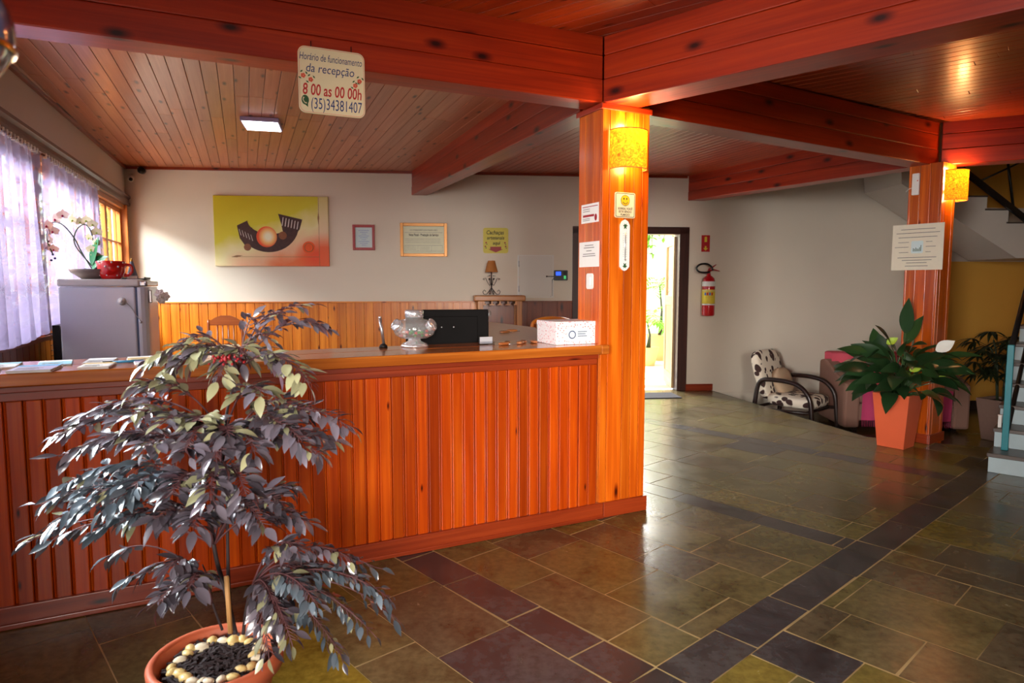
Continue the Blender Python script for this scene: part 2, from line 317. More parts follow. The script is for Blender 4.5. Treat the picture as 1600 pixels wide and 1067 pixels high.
def canvas_mat():
    m, nt, b = nodes('painted_canvas'); L = nt.links.new
    tc = N(nt, 'ShaderNodeTexCoord'); sp = N(nt, 'ShaderNodeSeparateXYZ'); L(tc.outputs['Object'], sp.inputs[0])
    no = N(nt, 'ShaderNodeTexNoise', Scale=3.0, Detail=4.0); L(tc.outputs['Object'], no.inputs['Vector'])
    # yellow at the top left, pale in the middle, rosy towards the lower right
    a = N(nt, 'ShaderNodeMath', operation='MULTIPLY'); a.inputs[1].default_value = -0.38; L(sp.outputs[0], a.inputs[0])
    c = N(nt, 'ShaderNodeMath', operation='MULTIPLY_ADD'); c.inputs[1].default_value = 0.95; L(sp.outputs[2], c.inputs[0]); L(a.outputs[0], c.inputs[2])
    d = N(nt, 'ShaderNodeMath', operation='MULTIPLY_ADD'); d.inputs[1].default_value = 0.35; L(no.outputs['Fac'], d.inputs[0]); L(c.outputs[0], d.inputs[2])
    e = N(nt, 'ShaderNodeMath', operation='ADD'); e.inputs[1].default_value = 0.33; L(d.outputs[0], e.inputs[0])
    r = ramp(nt, [(0.02, srgb(238, 120, 60)), (0.22, srgb(240, 190, 150)), (0.42, srgb(236, 226, 170)), (0.62, srgb(214, 206, 40)), (0.95, srgb(206, 190, 6))]); L(e.outputs[0], r.inputs[0])
    # red glow near the lower right corner
    v = N(nt, 'ShaderNodeVectorMath', operation='DISTANCE'); v.inputs[1].default_value = (0.56, 0.0, -0.33); L(tc.outputs['Object'], v.inputs[0])
    g = ramp(nt, [(0.06, (1, 1, 1, 1)), (0.3, (0, 0, 0, 1))]); L(v.outputs['Value'], g.inputs[0])
    mx = N(nt, 'ShaderNodeMix', data_type='RGBA'); mx.inputs[7].default_value = srgb(238, 78, 26); L(g.outputs[0], mx.inputs[0]); L(r.outputs[0], mx.inputs[6])
    st = N(nt, 'ShaderNodeMath', operation='GREATER_THAN'); st.inputs[1].default_value = 0.595; L(sp.outputs[0], st.inputs[0])
    sc = N(nt, 'ShaderNodeMath', operation='MULTIPLY'); sc.inputs[1].default_value = 0.8; L(st.outputs[0], sc.inputs[0])
    zr = ramp(nt, [(0.3, srgb(236, 96, 40)), (0.5, srgb(232, 206, 170)), (0.9, srgb(222, 206, 150))])
    zz = N(nt, 'ShaderNodeMath', operation='ADD'); zz.inputs[1].default_value = 0.5; L(sp.outputs[2], zz.inputs[0]); L(zz.outputs[0], zr.inputs[0])
    m2 = N(nt, 'ShaderNodeMix', data_type='RGBA'); L(sc.outputs[0], m2.inputs[0]); L(mx.outputs[2], m2.inputs[6]); L(zr.outputs[0], m2.inputs[7])
    L(m2.outputs[2], b.inputs['Base Color']); b.inputs['Roughness'].default_value = 0.5
canvas_mat()
def egg_mat():
    m, nt, b = nodes('paint_glow'); L = nt.links.new
    tc = N(nt, 'ShaderNodeTexCoord')
    mp = N(nt, 'ShaderNodeMapping'); mp.inputs['Location'].default_value = (0.36, 0, 0.5); mp.inputs['Scale'].default_value = (7.6, 0, 7.2); L(tc.outputs['Object'], mp.inputs[0])
    ln = N(nt, 'ShaderNodeVectorMath', operation='LENGTH'); L(mp.outputs[0], ln.inputs[0])
    r = ramp(nt, [(0.25, srgb(252, 246, 214)), (0.6, srgb(250, 200, 120)), (0.95, srgb(236, 80, 16))]); L(ln.outputs['Value'], r.inputs[0]); L(r.outputs[0], b.inputs['Base Color'])
egg_mat()
def pattern_mat():
    m, nt, b = nodes('leaf_print_fabric'); L = nt.links.new
    tc = N(nt, 'ShaderNodeTexCoord'); no = N(nt, 'ShaderNodeTexNoise', Scale=6.0, Detail=1.0); L(tc.outputs['Object'], no.inputs['Vector'])
    ad = N(nt, 'ShaderNodeMix', data_type='RGBA'); ad.inputs[0].default_value = 0.12; L(tc.outputs['Object'], ad.inputs[6]); L(no.outputs['Color'], ad.inputs[7])
    mp = N(nt, 'ShaderNodeMapping'); mp.inputs['Scale'].default_value = (17, 10, 11); mp.inputs['Rotation'].default_value = (0.4, 0.5, 0.6); L(ad.outputs[2], mp.inputs[0])
    vo = N(nt, 'ShaderNodeTexVoronoi', Scale=1.0); L(mp.outputs[0], vo.inputs['Vector'])
    r = ramp(nt, [(0.40, srgb(62, 38, 34)), (0.46, srgb(238, 226, 206))]); L(vo.outputs['Distance'], r.inputs[0]); L(r.outputs[0], b.inputs['Base Color']); b.inputs['Roughness'].default_value = 0.85
pattern_mat()
def dots_mat(name, base, dot, scale, thr, rough):
    m, nt, b = nodes(name); L = nt.links.new
    tc = N(nt, 'ShaderNodeTexCoord'); vo = N(nt, 'ShaderNodeTexVoronoi', Scale=scale); L(tc.outputs['Object'], vo.inputs['Vector'])
    r = ramp(nt, [(thr, srgb(*dot)), (thr + 0.04, srgb(*base))]); L(vo.outputs['Distance'], r.inputs[0]); L(r.outputs[0], b.inputs['Base Color']); b.inputs['Roughness'].default_value = rough
dots_mat('confetti_card', (236, 226, 226), (222, 120, 120), 70, 0.26, 0.6)

# ------------------------------------------------------------------ mesh building
class MB:
    def __init__(s): s.v = []; s.f = []; s.uv = []; s.r = []; s.m = []; s.sm = []
    def add(s, verts, faces, uvs=None, rnd=0.0, mat=0, smooth=False):
        b = len(s.v); s.v += [tuple(p) for p in verts]
        for i, f in enumerate(faces):
            s.f.append(tuple(b + k for k in f)); s.uv.append(uvs[i] if uvs else [(verts[k][0], verts[k][2] + verts[k][1]) for k in f])
            s.r.append(rnd); s.m.append(mat); s.sm.append(smooth)
    def box(s, lo, hi, M=None, mat=0, rnd=None, axis=None):
        rnd = random.random() if rnd is None else rnd
        x0, y0, z0 = lo; x1, y1, z1 = hi
        P = [(x, y, z) for z in (z0, z1) for y in (y0, y1) for x in (x0, x1)]
        F = [(0, 2, 3, 1), (4, 5, 7, 6), (0, 1, 5, 4), (2, 6, 7, 3), (0, 4, 6, 2), (1, 3, 7, 5)]
        d = (x1 - x0, y1 - y0, z1 - z0); ax = d.index(max(d)) if axis is None else axis
        o = [k for k in range(3) if k != ax]
        U = []
        for f in F:
            vals = {k: set(P[i][k] for i in f) for k in o}
            ot = o[0] if len(vals[o[0]]) > 1 else o[1]
            if len(vals[o[0]]) > 1 and len(vals[o[1]]) > 1: U.append([(P[i][o[0]] * 0.3, P[i][o[1]]) for i in f])
            else: U.append([(P[i][ax], P[i][ot]) for i in f])
        if M is not None: P = [tuple(M @ Vector(p)) for p in P]
        s.add(P, F, U, rnd, mat)
    def prism(s, pts, axis_from, axis_to, plane='xz', mat=0, rnd=0.5):
        """polygon pts in a plane, extruded along the third axis"""
        def mk(a, b, t):
            return {'xz': (a, t, b), 'xy': (a, b, t), 'yz': (t, a, b)}[plane]
        n = len(pts)
        P = [mk(a, b, axis_from) for a, b in pts] + [mk(a, b, axis_to) for a, b in pts]
        F = [tuple(range(n)), tuple(reversed(range(n, 2 * n)))] + [(i, i + n, (i + 1) % n + n, (i + 1) % n) for i in range(n)]
        s.add(P, F, None, rnd, mat)
    def tube(s, pts, rad, n=8, mat=0, rnd=0.5, caps=True):
        pts = [Vector(p) for p in pts]; k = len(pts)
        R = rad if isinstance(rad, (list, tuple)) else [rad] * k
        P = []; up = None; L = 0; Ls = []
        for i in range(k):
            t = (pts[min(i + 1, k - 1)] - pts[max(i - 1, 0)]).normalized()
            if up is None:
                up = Vector((0, 0, 1)) if abs(t.z) < 0.9 else Vector((1, 0, 0))
            a = t.cross(up)
            if a.length < 1e-5: a = t.orthogonal()
            a.normalize(); b = a.cross(t).normalized(); up = b
            if i: L += (pts[i] - pts[i - 1]).length
            Ls.append(L)
            for j in range(n):
                q = 2 * PI * j / n; P.append(pts[i] + (a * math.cos(q) + b * math.sin(q)) * R[i])
        F = []; U = []
        for i in range(k - 1):
            for j in range(n):
                F.append((i * n + j, i * n + (j + 1) % n, (i + 1) * n + (j + 1) % n, (i + 1) * n + j))
                U.append([(Ls[i], j * 0.02), (Ls[i], j * 0.02 + 0.02), (Ls[i + 1], j * 0.02 + 0.02), (Ls[i + 1], j * 0.02)])
        if caps:
            F += [tuple(reversed(range(n))), tuple(range((k - 1) * n, k * n))]; U += [[(0, 0)] * n, [(0, 0)] * n]
        s.add(P, F, U, rnd, mat, True)
    def lathe(s, prof, n=32, c=(0, 0, 0), mat=0, rnd=0.5, a0=0.0, a1=2 * PI, M=None):
        full = abs(a1 - a0 - 2 * PI) < 1e-6; k = n if full else n + 1
        P = []
        for r, z in prof:
            for j in range(k):
                q = a0 + (a1 - a0) * j / n; p = Vector((r * math.cos(q), r * math.sin(q), z))
                if M is not None: p = M @ p
                P.append(p + Vector(c))
        F = []
        for i in range(len(prof) - 1):
            for j in range(n):
                j2 = (j + 1) % k
                F.append((i * k + j, i * k + j2, (i + 1) * k + j2, (i + 1) * k + j))
        s.add(P, F, None, rnd, mat, True)
    def ball(s, c, r, n=12, mat=0, rnd=0.5, M=None):
        r = (r, r, r) if not isinstance(r, (tuple, list)) else r
        P = []; m = max(4, n // 2)
        for i in range(m + 1):
            t = PI * i / m
            for j in range(n):
                q = 2 * PI * j / n; p = Vector((r[0] * math.sin(t) * math.cos(q), r[1] * math.sin(t) * math.sin(q), r[2] * math.cos(t)))
                if M is not None: p = M @ p
                P.append(p + Vector(c))
        F = [(i * n + j, (i + 1) * n + j, (i + 1) * n + (j + 1) % n, i * n + (j + 1) % n) for i in range(m) for j in range(n)]
        s.add(P, F, None, rnd, mat, True)
    def cushion(s, c, sz, M=None, mat=0, n=10, p=3.2, rnd=0.5):
        """soft superellipsoid block"""
        P = []; m = n
        sg = lambda x, e: math.copysign(abs(x) ** e, x)
        for i in range(m + 1):
            t = -PI / 2 + PI * i / m
            for j in range(2 * n):
                q = -PI + PI * j / n; e = 2 / p
                v = Vector((sz[0] / 2 * sg(math.cos(t), e) * sg(math.cos(q), e), sz[1] / 2 * sg(math.cos(t), e) * sg(math.sin(q), e), sz[2] / 2 * sg(math.sin(t), e)))
                if M is not None: v = M @ v
                P.append(v + Vector(c))
        k = 2 * n
        F = [(i * k + j, i * k + (j + 1) % k, (i + 1) * k + (j + 1) % k, (i + 1) * k + j) for i in range(m) for j in range(k)]
        s.add(P, F, None, rnd, mat, True)
    def grid(s, fn, nu, nv, mat=0, rnd=0.5, us=1.0, vs=1.0):
        P = [fn(i / nu, j / nv) for j in range(nv + 1) for i in range(nu + 1)]
        F = []; U = []
        for j in range(nv):
            for i in range(nu):
                a = j * (nu + 1) + i; F.append((a, a + 1, a + nu + 2, a + nu + 1))
                U.append([(i / nu * us, j / nv * vs), ((i + 1) / nu * us, j / nv * vs), ((i + 1) / nu * us, (j + 1) / nv * vs), (i / nu * us, (j + 1) / nv * vs)])
        s.add(P, F, U, rnd, mat, True)
    def leaf(s, base, d, nrm, L, W, droop=0.3, fold=0.25, mat=0, rnd=None, n=4):
        """lanceolate leaf from base along d, upper side towards nrm, tip drooping"""
        rnd = random.random() if rnd is None else rnd
        d = Vector(d).normalized(); nrm = Vector(nrm); sd = d.cross(nrm)
        if sd.length < 1e-4: sd = d.orthogonal()
        sd.normalize(); nn = sd.cross(d).normalized()
        P = []; p = Vector(base); dd = d.copy(); step = L / n
        for i in range(n + 1):
            t = i / n; w = W * 0.5 * (math.sin(PI * min(1, t * 0.96 + 0.04) ** 0.8)) if i < n else 0.0
            up = sd.cross(dd).normalized()
            P += [p - sd * w + up * w * fold, p.copy(), p + sd * w + up * w * fold]
            dd = (dd - nn * droop / n).normalized(); p = p + dd * step
        F = []
        for i in range(n):
            a = i * 3; F += [(a, a + 1, a + 4, a + 3), (a + 1, a + 2, a + 5, a + 4)]
        s.add(P, F, None, rnd, mat, True)
    def build(s, name, mats, parent=None, bev=0.0, M=None, autosmooth=False):
        me = bpy.data.meshes.new(name); me.from_pydata(s.v, [], s.f); me.update()
        uvl = me.uv_layers.new(name='UVMap'); flat = []
        for u in s.uv:
            for a in u: flat += [a[0], a[1]]
        uvl.data.foreach_set('uv', flat)
        at = me.attributes.new('rnd', 'FLOAT', 'FACE'); at.data.foreach_set('value', s.r)
        for m in (mats if isinstance(mats, (list, tuple)) else [mats]): me.materials.append(MAT[m])
        me.polygons.foreach_set('material_index', s.m); me.polygons.foreach_set('use_smooth', s.sm)
        o = bpy.data.objects.new(name, me); COL.objects.link(o)
        if M is not None: me.transform(M)
        if parent is not None: o.parent = parent
        if bev:
            b = o.modifiers.new('bevel', 'BEVEL'); b.width = bev; b.segments = 2; b.limit_method = 'ANGLE'; b.angle_limit = math.radians(50)
        return o

def thing(name, label, cat, loc=(0, 0, 0), rotz=0.0, group=None):
    o = bpy.data.objects.new(name, None); COL.objects.link(o); o.empty_display_size = 0.1
    o.location = loc; o.rotation_euler = (0, 0, rotz); o['label'] = label; o['category'] = cat
    if group: o['group'] = group
    return o
def tag(o, label, cat, group=None, loc=None, rotz=None):
    o['label'] = label; o['category'] = cat
    if group: o['group'] = group
    if loc is not None: o.location = loc
    if rotz is not None: o.rotation_euler = (0, 0, rotz)
    return o
def struct(o, label, cat, loc=None, rotz=None):
    o['kind'] = 'structure'; return tag(o, label, cat, None, loc, rotz)
def text(parent, body, size, x, z, mat, y=-0.003, sx=1.0, shear=0.0, align='CENTER', rot=0.0, name='lettering', bold=0.0):
    cu = bpy.data.curves.new('lettering', 'FONT'); cu.body = body; cu.size = size; cu.shear = shear; cu.align_x = align; cu.align_y = 'CENTER'; cu.offset = bold; cu.resolution_u = 3
    t = bpy.data.objects.new('lettering_tmp', cu); COL.objects.link(t)
    bpy.context.view_layer.update()
    me = bpy.data.meshes.new_from_object(t.evaluated_get(bpy.context.evaluated_depsgraph_get()))
    bpy.data.objects.remove(t); bpy.data.curves.remove(cu)
    me.transform(Matrix.Translation((x, y, z)) @ Matrix.Rotation(rot, 4, 'Y') @ Matrix.Rotation(PI / 2, 4, 'X') @ Matrix.Diagonal((sx, 1, 1, 1)))
    me.materials.clear(); me.materials.append(MAT[mat]); me.name = name
    o = bpy.data.objects.new(name, me); COL.objects.link(o); o.parent = parent
    return o
def rounded(w, h, r, n=5):
    P = []
    for cx, cz, a in ((w / 2 - r, h / 2 - r, 0), (-w / 2 + r, h / 2 - r, 90), (-w / 2 + r, -h / 2 + r, 180), (w / 2 - r, -h / 2 + r, 270)):
        for i in range(n + 1):
            q = math.radians(a + 90 * i / n); P.append((cx + r * math.cos(q), cz + r * math.sin(q)))
    return P
def circle(r, n=20, cx=0, cz=0, rz=None): return [(cx + r * math.cos(2 * PI * i / n), cz + (rz or r) * math.sin(2 * PI * i / n)) for i in range(n)]
def plate(parent, name, pts, mat, y0=-0.012, y1=0.0):
    b = MB(); b.prism(pts, y0, y1, 'xz'); return b.build(name, mat, parent)
def rect(x0, z0, x1, z1): return [(x0, z0), (x1, z0), (x1, z1), (x0, z1)]
def bez(a, b, c, n=8):
    a, b, c = Vector(a), Vector(b), Vector(c)
    return [a * (1 - t) ** 2 + b * 2 * t * (1 - t) + c * t * t for t in [i / n for i in range(n + 1)]]
def spline(pts, n=6):
    P = [Vector(p) for p in pts]; out = []
    for i in range(len(P) - 1):
        p0, p1, p2, p3 = P[max(i - 1, 0)], P[i], P[i + 1], P[min(i + 2, len(P) - 1)]
        for k in range(n):
            t = k / n; out.append(0.5 * ((2 * p1) + (p2 - p0) * t + (2 * p0 - 5 * p1 + 4 * p2 - p3) * t * t + (3 * p1 - p0 - 3 * p2 + p3) * t ** 3))
    out.append(P[-1]); return out

# ================================================================== THE SETTING
# ---- slate floor: one mesh of tiles over a grout bed, two dark strips crossing it
ta = math.radians(-48.5); T1 = Vector((math.cos(ta), math.sin(ta))); T2 = Vector((-T1.y, T1.x))
fb = MB(); g = 0.0032
def tile(a0, a1, b0, b1, rnd):
    q = []
    for a, b in ((a0 + g, b0 + g), (a1 - g, b0 + g), (a1 - g, b1 - g), (a0 + g, b1 - g)):
        p = T1 * (a + random.uniform(-.004, .004)) + T2 * (b + random.uniform(-.004, .004)); q.append((p.x, p.y, 0.0))
    fb.add(q, [(0, 1, 2, 3)], [[(a0, b0), (a1, b0), (a1, b1), (a0, b1)]], rnd)
def strip(a0, a1, b0, b1):
    a = a0
    while a < a1:
        n = min(a1, a + random.uniform(0.38, 0.6)); tile(a, n, b0, b1, random.uniform(0.0, 0.16)); a = n
def field(a0, a1, b0, b1):
    b = b0; 
    n = max(1, round((b1 - b0) / 0.38)); cuts = [b0 + (b1 - b0) * (i + (random.uniform(-.18, .18) if 0 < i < n else 0)) / n for i in range(n + 1)]
    for i in range(n):
        a = a0 - random.uniform(0, 0.3)
        while a < a1:
            e = a + random.uniform(0.3, 0.66); e = a1 if e > a1 - 0.08 else e; s, f = max(a, a0), min(e, a1)
            if f - s > 0.04: tile(s, f, cuts[i], cuts[i + 1], random.uniform(0.24, 1.0) if random.random() < .95 else random.uniform(0.05, 0.18))
            a = e
bs = [-4.0, -0.15, 0.07, 1.85, 2.065, 3.83, 4.02, 5.8, 6.0, 9.0, 12.5]
for i in range(len(bs) - 1):
    b0, b1 = bs[i], bs[i + 1]
    if b1 - b0 < 0.3: strip(-9.5, -1.48, b0, b1); tile(-1.48, -1.28, b0, b1, 0.1); field(-1.28, 7.0, b0, b1) if b0 > 3 else strip(-1.28, 7.0, b0, b1)
    else:
        field(-9.5, -1.48, b0, b1); field(-1.28, 7.0, b0, b1)
        b = b0
        while b < b1:
            e = min(b1, b + random.uniform(0.34, 0.55)); tile(-1.48, -1.28, b, e, random.uniform(0, 0.16)); b = e
fb.add([(-9, -6, -0.0015), (9, -6, -0.0015), (9, 10.5, -0.0015), (-9, 10.5, -0.0015)], [(0, 1, 2, 3)], None, 0.5, 1)
floor = fb.build('floor', ['slate', 'grout'])
E1a, E1b = Vector((2.83, 9.32)), Vector((3.56, 6.2)); E2a, E2b = Vector((3.5, 6.42)), Vector((4.6, 5.9))
def clip(bm, p, n):
    bmesh.ops.bisect_plane(bm, geom=bm.verts[:] + bm.edges[:] + bm.faces[:], plane_co=(p.x, p.y, 0), plane_no=(n.x, n.y, 0), clear_outer=True)
def rightn(a, b): d = (b - a).normalized(); return Vector((d.y, -d.x))
nE1 = -rightn(E1a, E1b); nE2 = -rightn(E2a, E2b)     # both point to the sunken side
bmA = bmesh.new(); bmA.from_mesh(floor.data); bmB = bmA.copy()
clip(bmA, E1a, nE1)
clip(bmB, E1a, -nE1); clip(bmB, E2a, nE2)
tmp = bpy.data.meshes.new('tmp'); bmB.to_mesh(tmp); bmA.from_mesh(tmp)
for p, n in ((BW0 - BWY * -0.1, BWY), (LW0 + LWY * 0.1, LWY)): clip(bmA, p, n)
bmA.to_mesh(floor.data); floor.data.update()
struct(floor, 'dark polished slate tile floor with pale grout and darker border strips', 'floor')
b = MB(); b.box((2.2, 5.0, -0.45), (8.0, 10.4, -0.35), rnd=0.3)
struct(b.build('floor', 'slate'), 'dark slate floor of the sunken sitting corner below the step edge', 'floor')
# riser faces along the step edge
b = MB()
X = E1a + (E2a - E1a) * 0
def edge_wall(p, q):
    d = (q - p); n = Vector((d.y, -d.x)).normalized() * 0.02
    b.add([(p.x, p.y, -0.36), (q.x, q.y, -0.36), (q.x, q.y, -0.002), (p.x, p.y, -0.002), (p.x + n.x, p.y + n.y, -0.36), (q.x + n.x, q.y + n.y, -0.36), (q.x + n.x, q.y + n.y, -0.002), (p.x + n.x, p.y + n.y, -0.002)],
          [(0, 1, 2, 3), (5, 4, 7, 6), (3, 2, 6, 7), (0, 4, 5, 1)], None)
d1 = (E1b - E1a); d2 = (E2b - E2a); tt = ((E2a.x - E1a.x) * d2.y - (E2a.y - E1a.y) * d2.x) / (d1.x * d2.y - d1.y * d2.x); EX = E1a + d1 * tt
edge_wall(EX, E1a); edge_wall(E2b + d2 * 3, EX)
struct(b.build('trim_1', 'dark_edge'), 'dark riser under the slate floor edge at the sunken corner', 'step riser')

# ---- walls
def wallbox(b, s0, s1, z0, z1, y0=0.0, y1=0.15, mat=0): b.box((s0, y0, z0), (s1, y1, z1), mat=mat, rnd=0.5)
b = MB()   # back wall: door opening from s=5.83 to 7.40
wallbox(b, -0.15, 5.83, 0, 3.12); wallbox(b, 5.83, 7.42, 2.25, 3.12); wallbox(b, 7.42, 10.75, -0.4, 4.7); wallbox(b, 5.83, 7.42, -0.1, -0.002)
struct(b.build('wall_back', 'white_plaster'), 'white plastered back wall with the picture, frames and open door', 'wall', bwp(0, 0), RBW)
b = MB(); wallbox(b, 10.75, 12.9, -0.4, 1.84, mat=1); wallbox(b, 10.75, 12.9, 1.84, 2.62, mat=0); wallbox(b, 10.75, 12.9, 2.62, 4.7, mat=1)
struct(b.build('wall_stair', ['stair_plaster', 'yellow_plaster']), 'mustard yellow wall with a white band behind the upper stairs', 'wall', bwp(0, 0), RBW)
b = MB(); b.box((10.75, -0.012, -0.35), (12.9, 0.0, -0.22), rnd=0.2)
struct(b.build('baseboard_right', 'dark_edge'), 'black baseboard along the foot of the mustard yellow wall', 'baseboard', bwp(0, 0), RBW)
b = MB()   # left wall, local x = -s, window run from s=0.14 to s=6.0
wallbox(b, -8.3, 0.0, 0, 1.12); wallbox(b, -8.3, 0.0, 2.5, 3.12); wallbox(b, -0.12, 0.0, 1.12, 2.5); wallbox(b, -6.3, -6.0, 1.12, 2.5); wallbox(b, -8.3, -7.8, 1.12, 2.5)
struct(b.build('wall_left', 'left_plaster'), 'plastered left wall above and below the run of curtained windows', 'wall', lwp(0, 0), RLW)
b = MB()
def wall_seg(p, q, z0=0, z1=3.12, t=0.12):
    p, q = Vector(p), Vector(q); d = (q - p).normalized(); n = Vector((-d.y, d.x)) * t
    P = [p, q, q + n, p + n]
    b.add([(v.x, v.y, z0) for v in P] + [(v.x, v.y, z1) for v in P], [(0, 3, 2, 1), (4, 5, 6, 7), (0, 1, 5, 4), (1, 2, 6, 5), (2, 3, 7, 6), (3, 0, 4, 7)], None)
le = LW0 - LWX * 8.25
wall_seg((le.x, le.y), (-3.6, -4.2)); wall_seg((-3.6, -4.2), (8.4, -4.2)); 
struct(b.build('wall_front', 'wall_paint_dim'), 'plain wall of the lobby facing the reception', 'wall')
b = MB(); wall_seg((7.9, -4.2), (7.9, 10.2), -0.4, 4.7)
struct(b.build('wall_right', 'yellow_plaster'), 'mustard yellow side wall beside the stairs', 'wall')
b = MB()
def slab(poly, z0, z1, mat=0):
    n = len(poly); P = [(x, y, z0) for x, y in poly] + [(x, y, z1) for x, y in poly]
    b.add(P, [tuple(reversed(range(n))), tuple(range(n, 2 * n))] + [(i, (i + 1) % n, (i + 1) % n + n, i + n) for i in range(n)], None, 0.5, mat)
slab([(-5.1, 8.6), (-2.1, 0.85), (-3.75, -4.35), (8.6, -4.35), (8.6, 5.5), (4.1, 6.25), (2.55, 9.3), (2.5, 9.6), (-5.1, 8.9)], 3.06, 3.14); slab([(2.3, 3.5), (8.6, 3.5), (8.6, 10.6), (2.3, 10.6)], 4.6, 4.7)
b.box((2.2, 3.5, 3.1), (2.3, 10.6, 4.7)); b.box((2.2, 3.4, 3.1), (8.6, 3.5, 4.7))
struct(b.build('roof', 'wall_paint_dim'), 'plain slab above the boarded ceiling', 'roof')

# ---- boarded ceilings, one panel between each pair of beams
def plank_ceiling(poly, ang, w, mat, label, z=HC, th=0.03):
    b = MB(); d = Vector((math.cos(ang), math.sin(ang))); n = Vector((-d.y, d.x))
    P = [Vector(p) for p in poly]; vs = [p.dot(n) for p in P]
    t = min(vs) - random.uniform(0, w)
    while t < max(vs):
        c = t + w * 0.5; xs = []
        for i in range(len(P)):
            a, e = P[i], P[(i + 1) % len(P)]; va, ve = a.dot(n) - c, e.dot(n) - c
            if (va < 0) != (ve < 0): xs.append((a + (e - a) * (va / (va - ve))).dot(d))
        xs.sort()
        for k in range(0, len(xs) - 1, 2):
            x0, x1 = xs[k] - 0.06, xs[k + 1] + 0.06; x = x0
            while x < x1 - 0.01:
                e = min(x1, x + random.uniform(2.2, 4.0)); gp = 0.0016
                M = Matrix(((d.x, n.x, 0, 0), (d.y, n.y, 0, 0), (0, 0, 1, 0), (0, 0, 0, 1)))
                b.box((x, t + gp, z), (e - 0.002, t + w - gp, z + th), M); x = e
        t += w
    o = b.build('ceiling', mat, bev=0.003)
    return struct(o, label, 'ceiling')
P1 = CO + CX * -0.36                     # front corner of the middle pillar
b1L = Vector((-3.1, 2.46))               # beam over the counter meets the left wall
bw_r0 = Vector(bwp(3.6, 0)[:2]); bw_r1 = Vector(bwp(7.42, 0)[:2])
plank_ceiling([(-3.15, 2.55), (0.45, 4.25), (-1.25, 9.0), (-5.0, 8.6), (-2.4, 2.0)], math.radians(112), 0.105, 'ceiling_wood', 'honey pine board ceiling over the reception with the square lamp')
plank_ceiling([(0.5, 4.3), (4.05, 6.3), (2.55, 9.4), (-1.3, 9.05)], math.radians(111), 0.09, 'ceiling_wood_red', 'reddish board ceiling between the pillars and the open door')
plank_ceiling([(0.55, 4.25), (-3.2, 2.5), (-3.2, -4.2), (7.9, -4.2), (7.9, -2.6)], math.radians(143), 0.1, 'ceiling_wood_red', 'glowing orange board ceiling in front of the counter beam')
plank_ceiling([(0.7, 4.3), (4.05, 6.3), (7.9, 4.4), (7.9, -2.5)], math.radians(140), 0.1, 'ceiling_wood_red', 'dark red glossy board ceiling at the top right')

# ---- ceiling beams
def beam(p, q, w, z0a, z0b, label, side=1, nb=3):
    """p->q is the lower front edge; body lies to the left (side=1) or right (-1) of it"""
    b = MB(); p, q = Vector(p), Vector(q); d = (q - p); L = d.length; d.normalize(); n = Vector((-d.y, d.x)) * side
    top = HC + 0.03
    for k in range(nb):
        f0, f1 = k / nb, (k + 1) / nb; r = random.random()
        P = []; U = []
        for (t, zb) in ((0, z0a), (L, z0b)):
            for off in (0.0 + (0.004 if k else 0), w - (0.004 if k else 0)):
                for f in (f0 + 0.004 * (k > 0), f1):
                    v = p + d * t + n * off; P.append((v.x, v.y, zb + (top - zb) * f)); U.append((t, off + f * 0.4 + k))
        F = [(0, 1, 3, 2), (4, 6, 7, 5), (0, 4, 5, 1), (2, 3, 7, 6), (0, 2, 6, 4), (1, 5, 7, 3)]
        if side < 0: F = [tuple(reversed(f)) for f in F]
        b.add(P, F, [[U[i] for i in f] for f in F], r)
    o = b.build('ceiling_beam', 'beam_wood', bev=0.006); return struct(o, label, 'beam')
beam(P1, Vector((-2.75, 2.63)), 0.19, HB, HB, 'long red pine beam above the counter with the hanging hours board', side=-1)
rb_d = unit((0.7356, -0.6774)); beam(P1, P1 + rb_d * 7.5, 0.25, HB, HB, 'heavy pine beam running from the middle pillar to the upper right', side=1)
b3a = Vector((0.905, 4.44)); b3b = Vector((3.99, 6.288)); beam(b3a - (b3b - b3a).normalized() * .2, b3b, 0.2, HB, HB, 'dark red beam between the middle pillar and the right pillar', side=1)
ra = Vector((0.436, 4.345)); rbk = Vector(bwp(3.62, 0)[:2]); beam(ra, rbk, 0.2, HB, 2.69, 'pine beam from the middle pillar back to the white wall', side=-1)
b4a = RP + RE1 * 0.2; b4b = Vector(bwp(7.42, 0)[:2]); beam(b4a, b4b, 0.22, HB, 2.665, 'knotty dark beam from the right pillar to the wall above the door', side=-1)
r2a = Vector((3.99, 6.25)); beam(r2a, r2a + unit((0.89, -0.457)) * 4.4, 0.22, HB, HB, 'shadowed beam from the right pillar to the stairs side', side=1)

# ---- wainscots
def boards(b, x0, x1, z0, z1, w, y0=-0.016, y1=0.0, cap=True, gp=0.004, mat=0):
    n = max(1, round((x1 - x0) / w)); ww = (x1 - x0) / n
    for i in range(n): b.box((x0 + i * ww + gp, y0, z0), (x0 + (i + 1) * ww - gp, y1 - 0.001, z1), mat=mat)
    b.box((x0, y1 - 0.006, z0), (x1, y1 - 0.0005, z1), rnd=0.0, mat=mat)
b = MB(); boards(b, 0.02, 4.75, 0.0, 1.262, 0.118); b.box((0.02, -0.028, 1.262), (4.75, -0.0005, 1.28), rnd=.3)
struct(b.build('trim_2', 'wainscot_wood', bev=0.003), 'golden vertical board wainscot along the back wall behind the counter', 'wainscot', bwp(0, 0), RBW)
b = MB(); boards(b, 4.76, 5.8, 0.0, 1.262, 0.2); b.box((4.76, -0.028, 1.262), (5.8, -0.0005, 1.28), rnd=.3)
struct(b.build('trim_3', 'wainscot_dark_wood', bev=0.003), 'dark wide board wainscot beside the door', 'wainscot', bwp(0, 0), RBW)
b = MB(); boards(b, -8.2, -0.03, 0.0, 1.08, 0.13); b.box((-8.2, -0.05, 1.08), (-0.03, -0.0005, 1.115), rnd=.3)
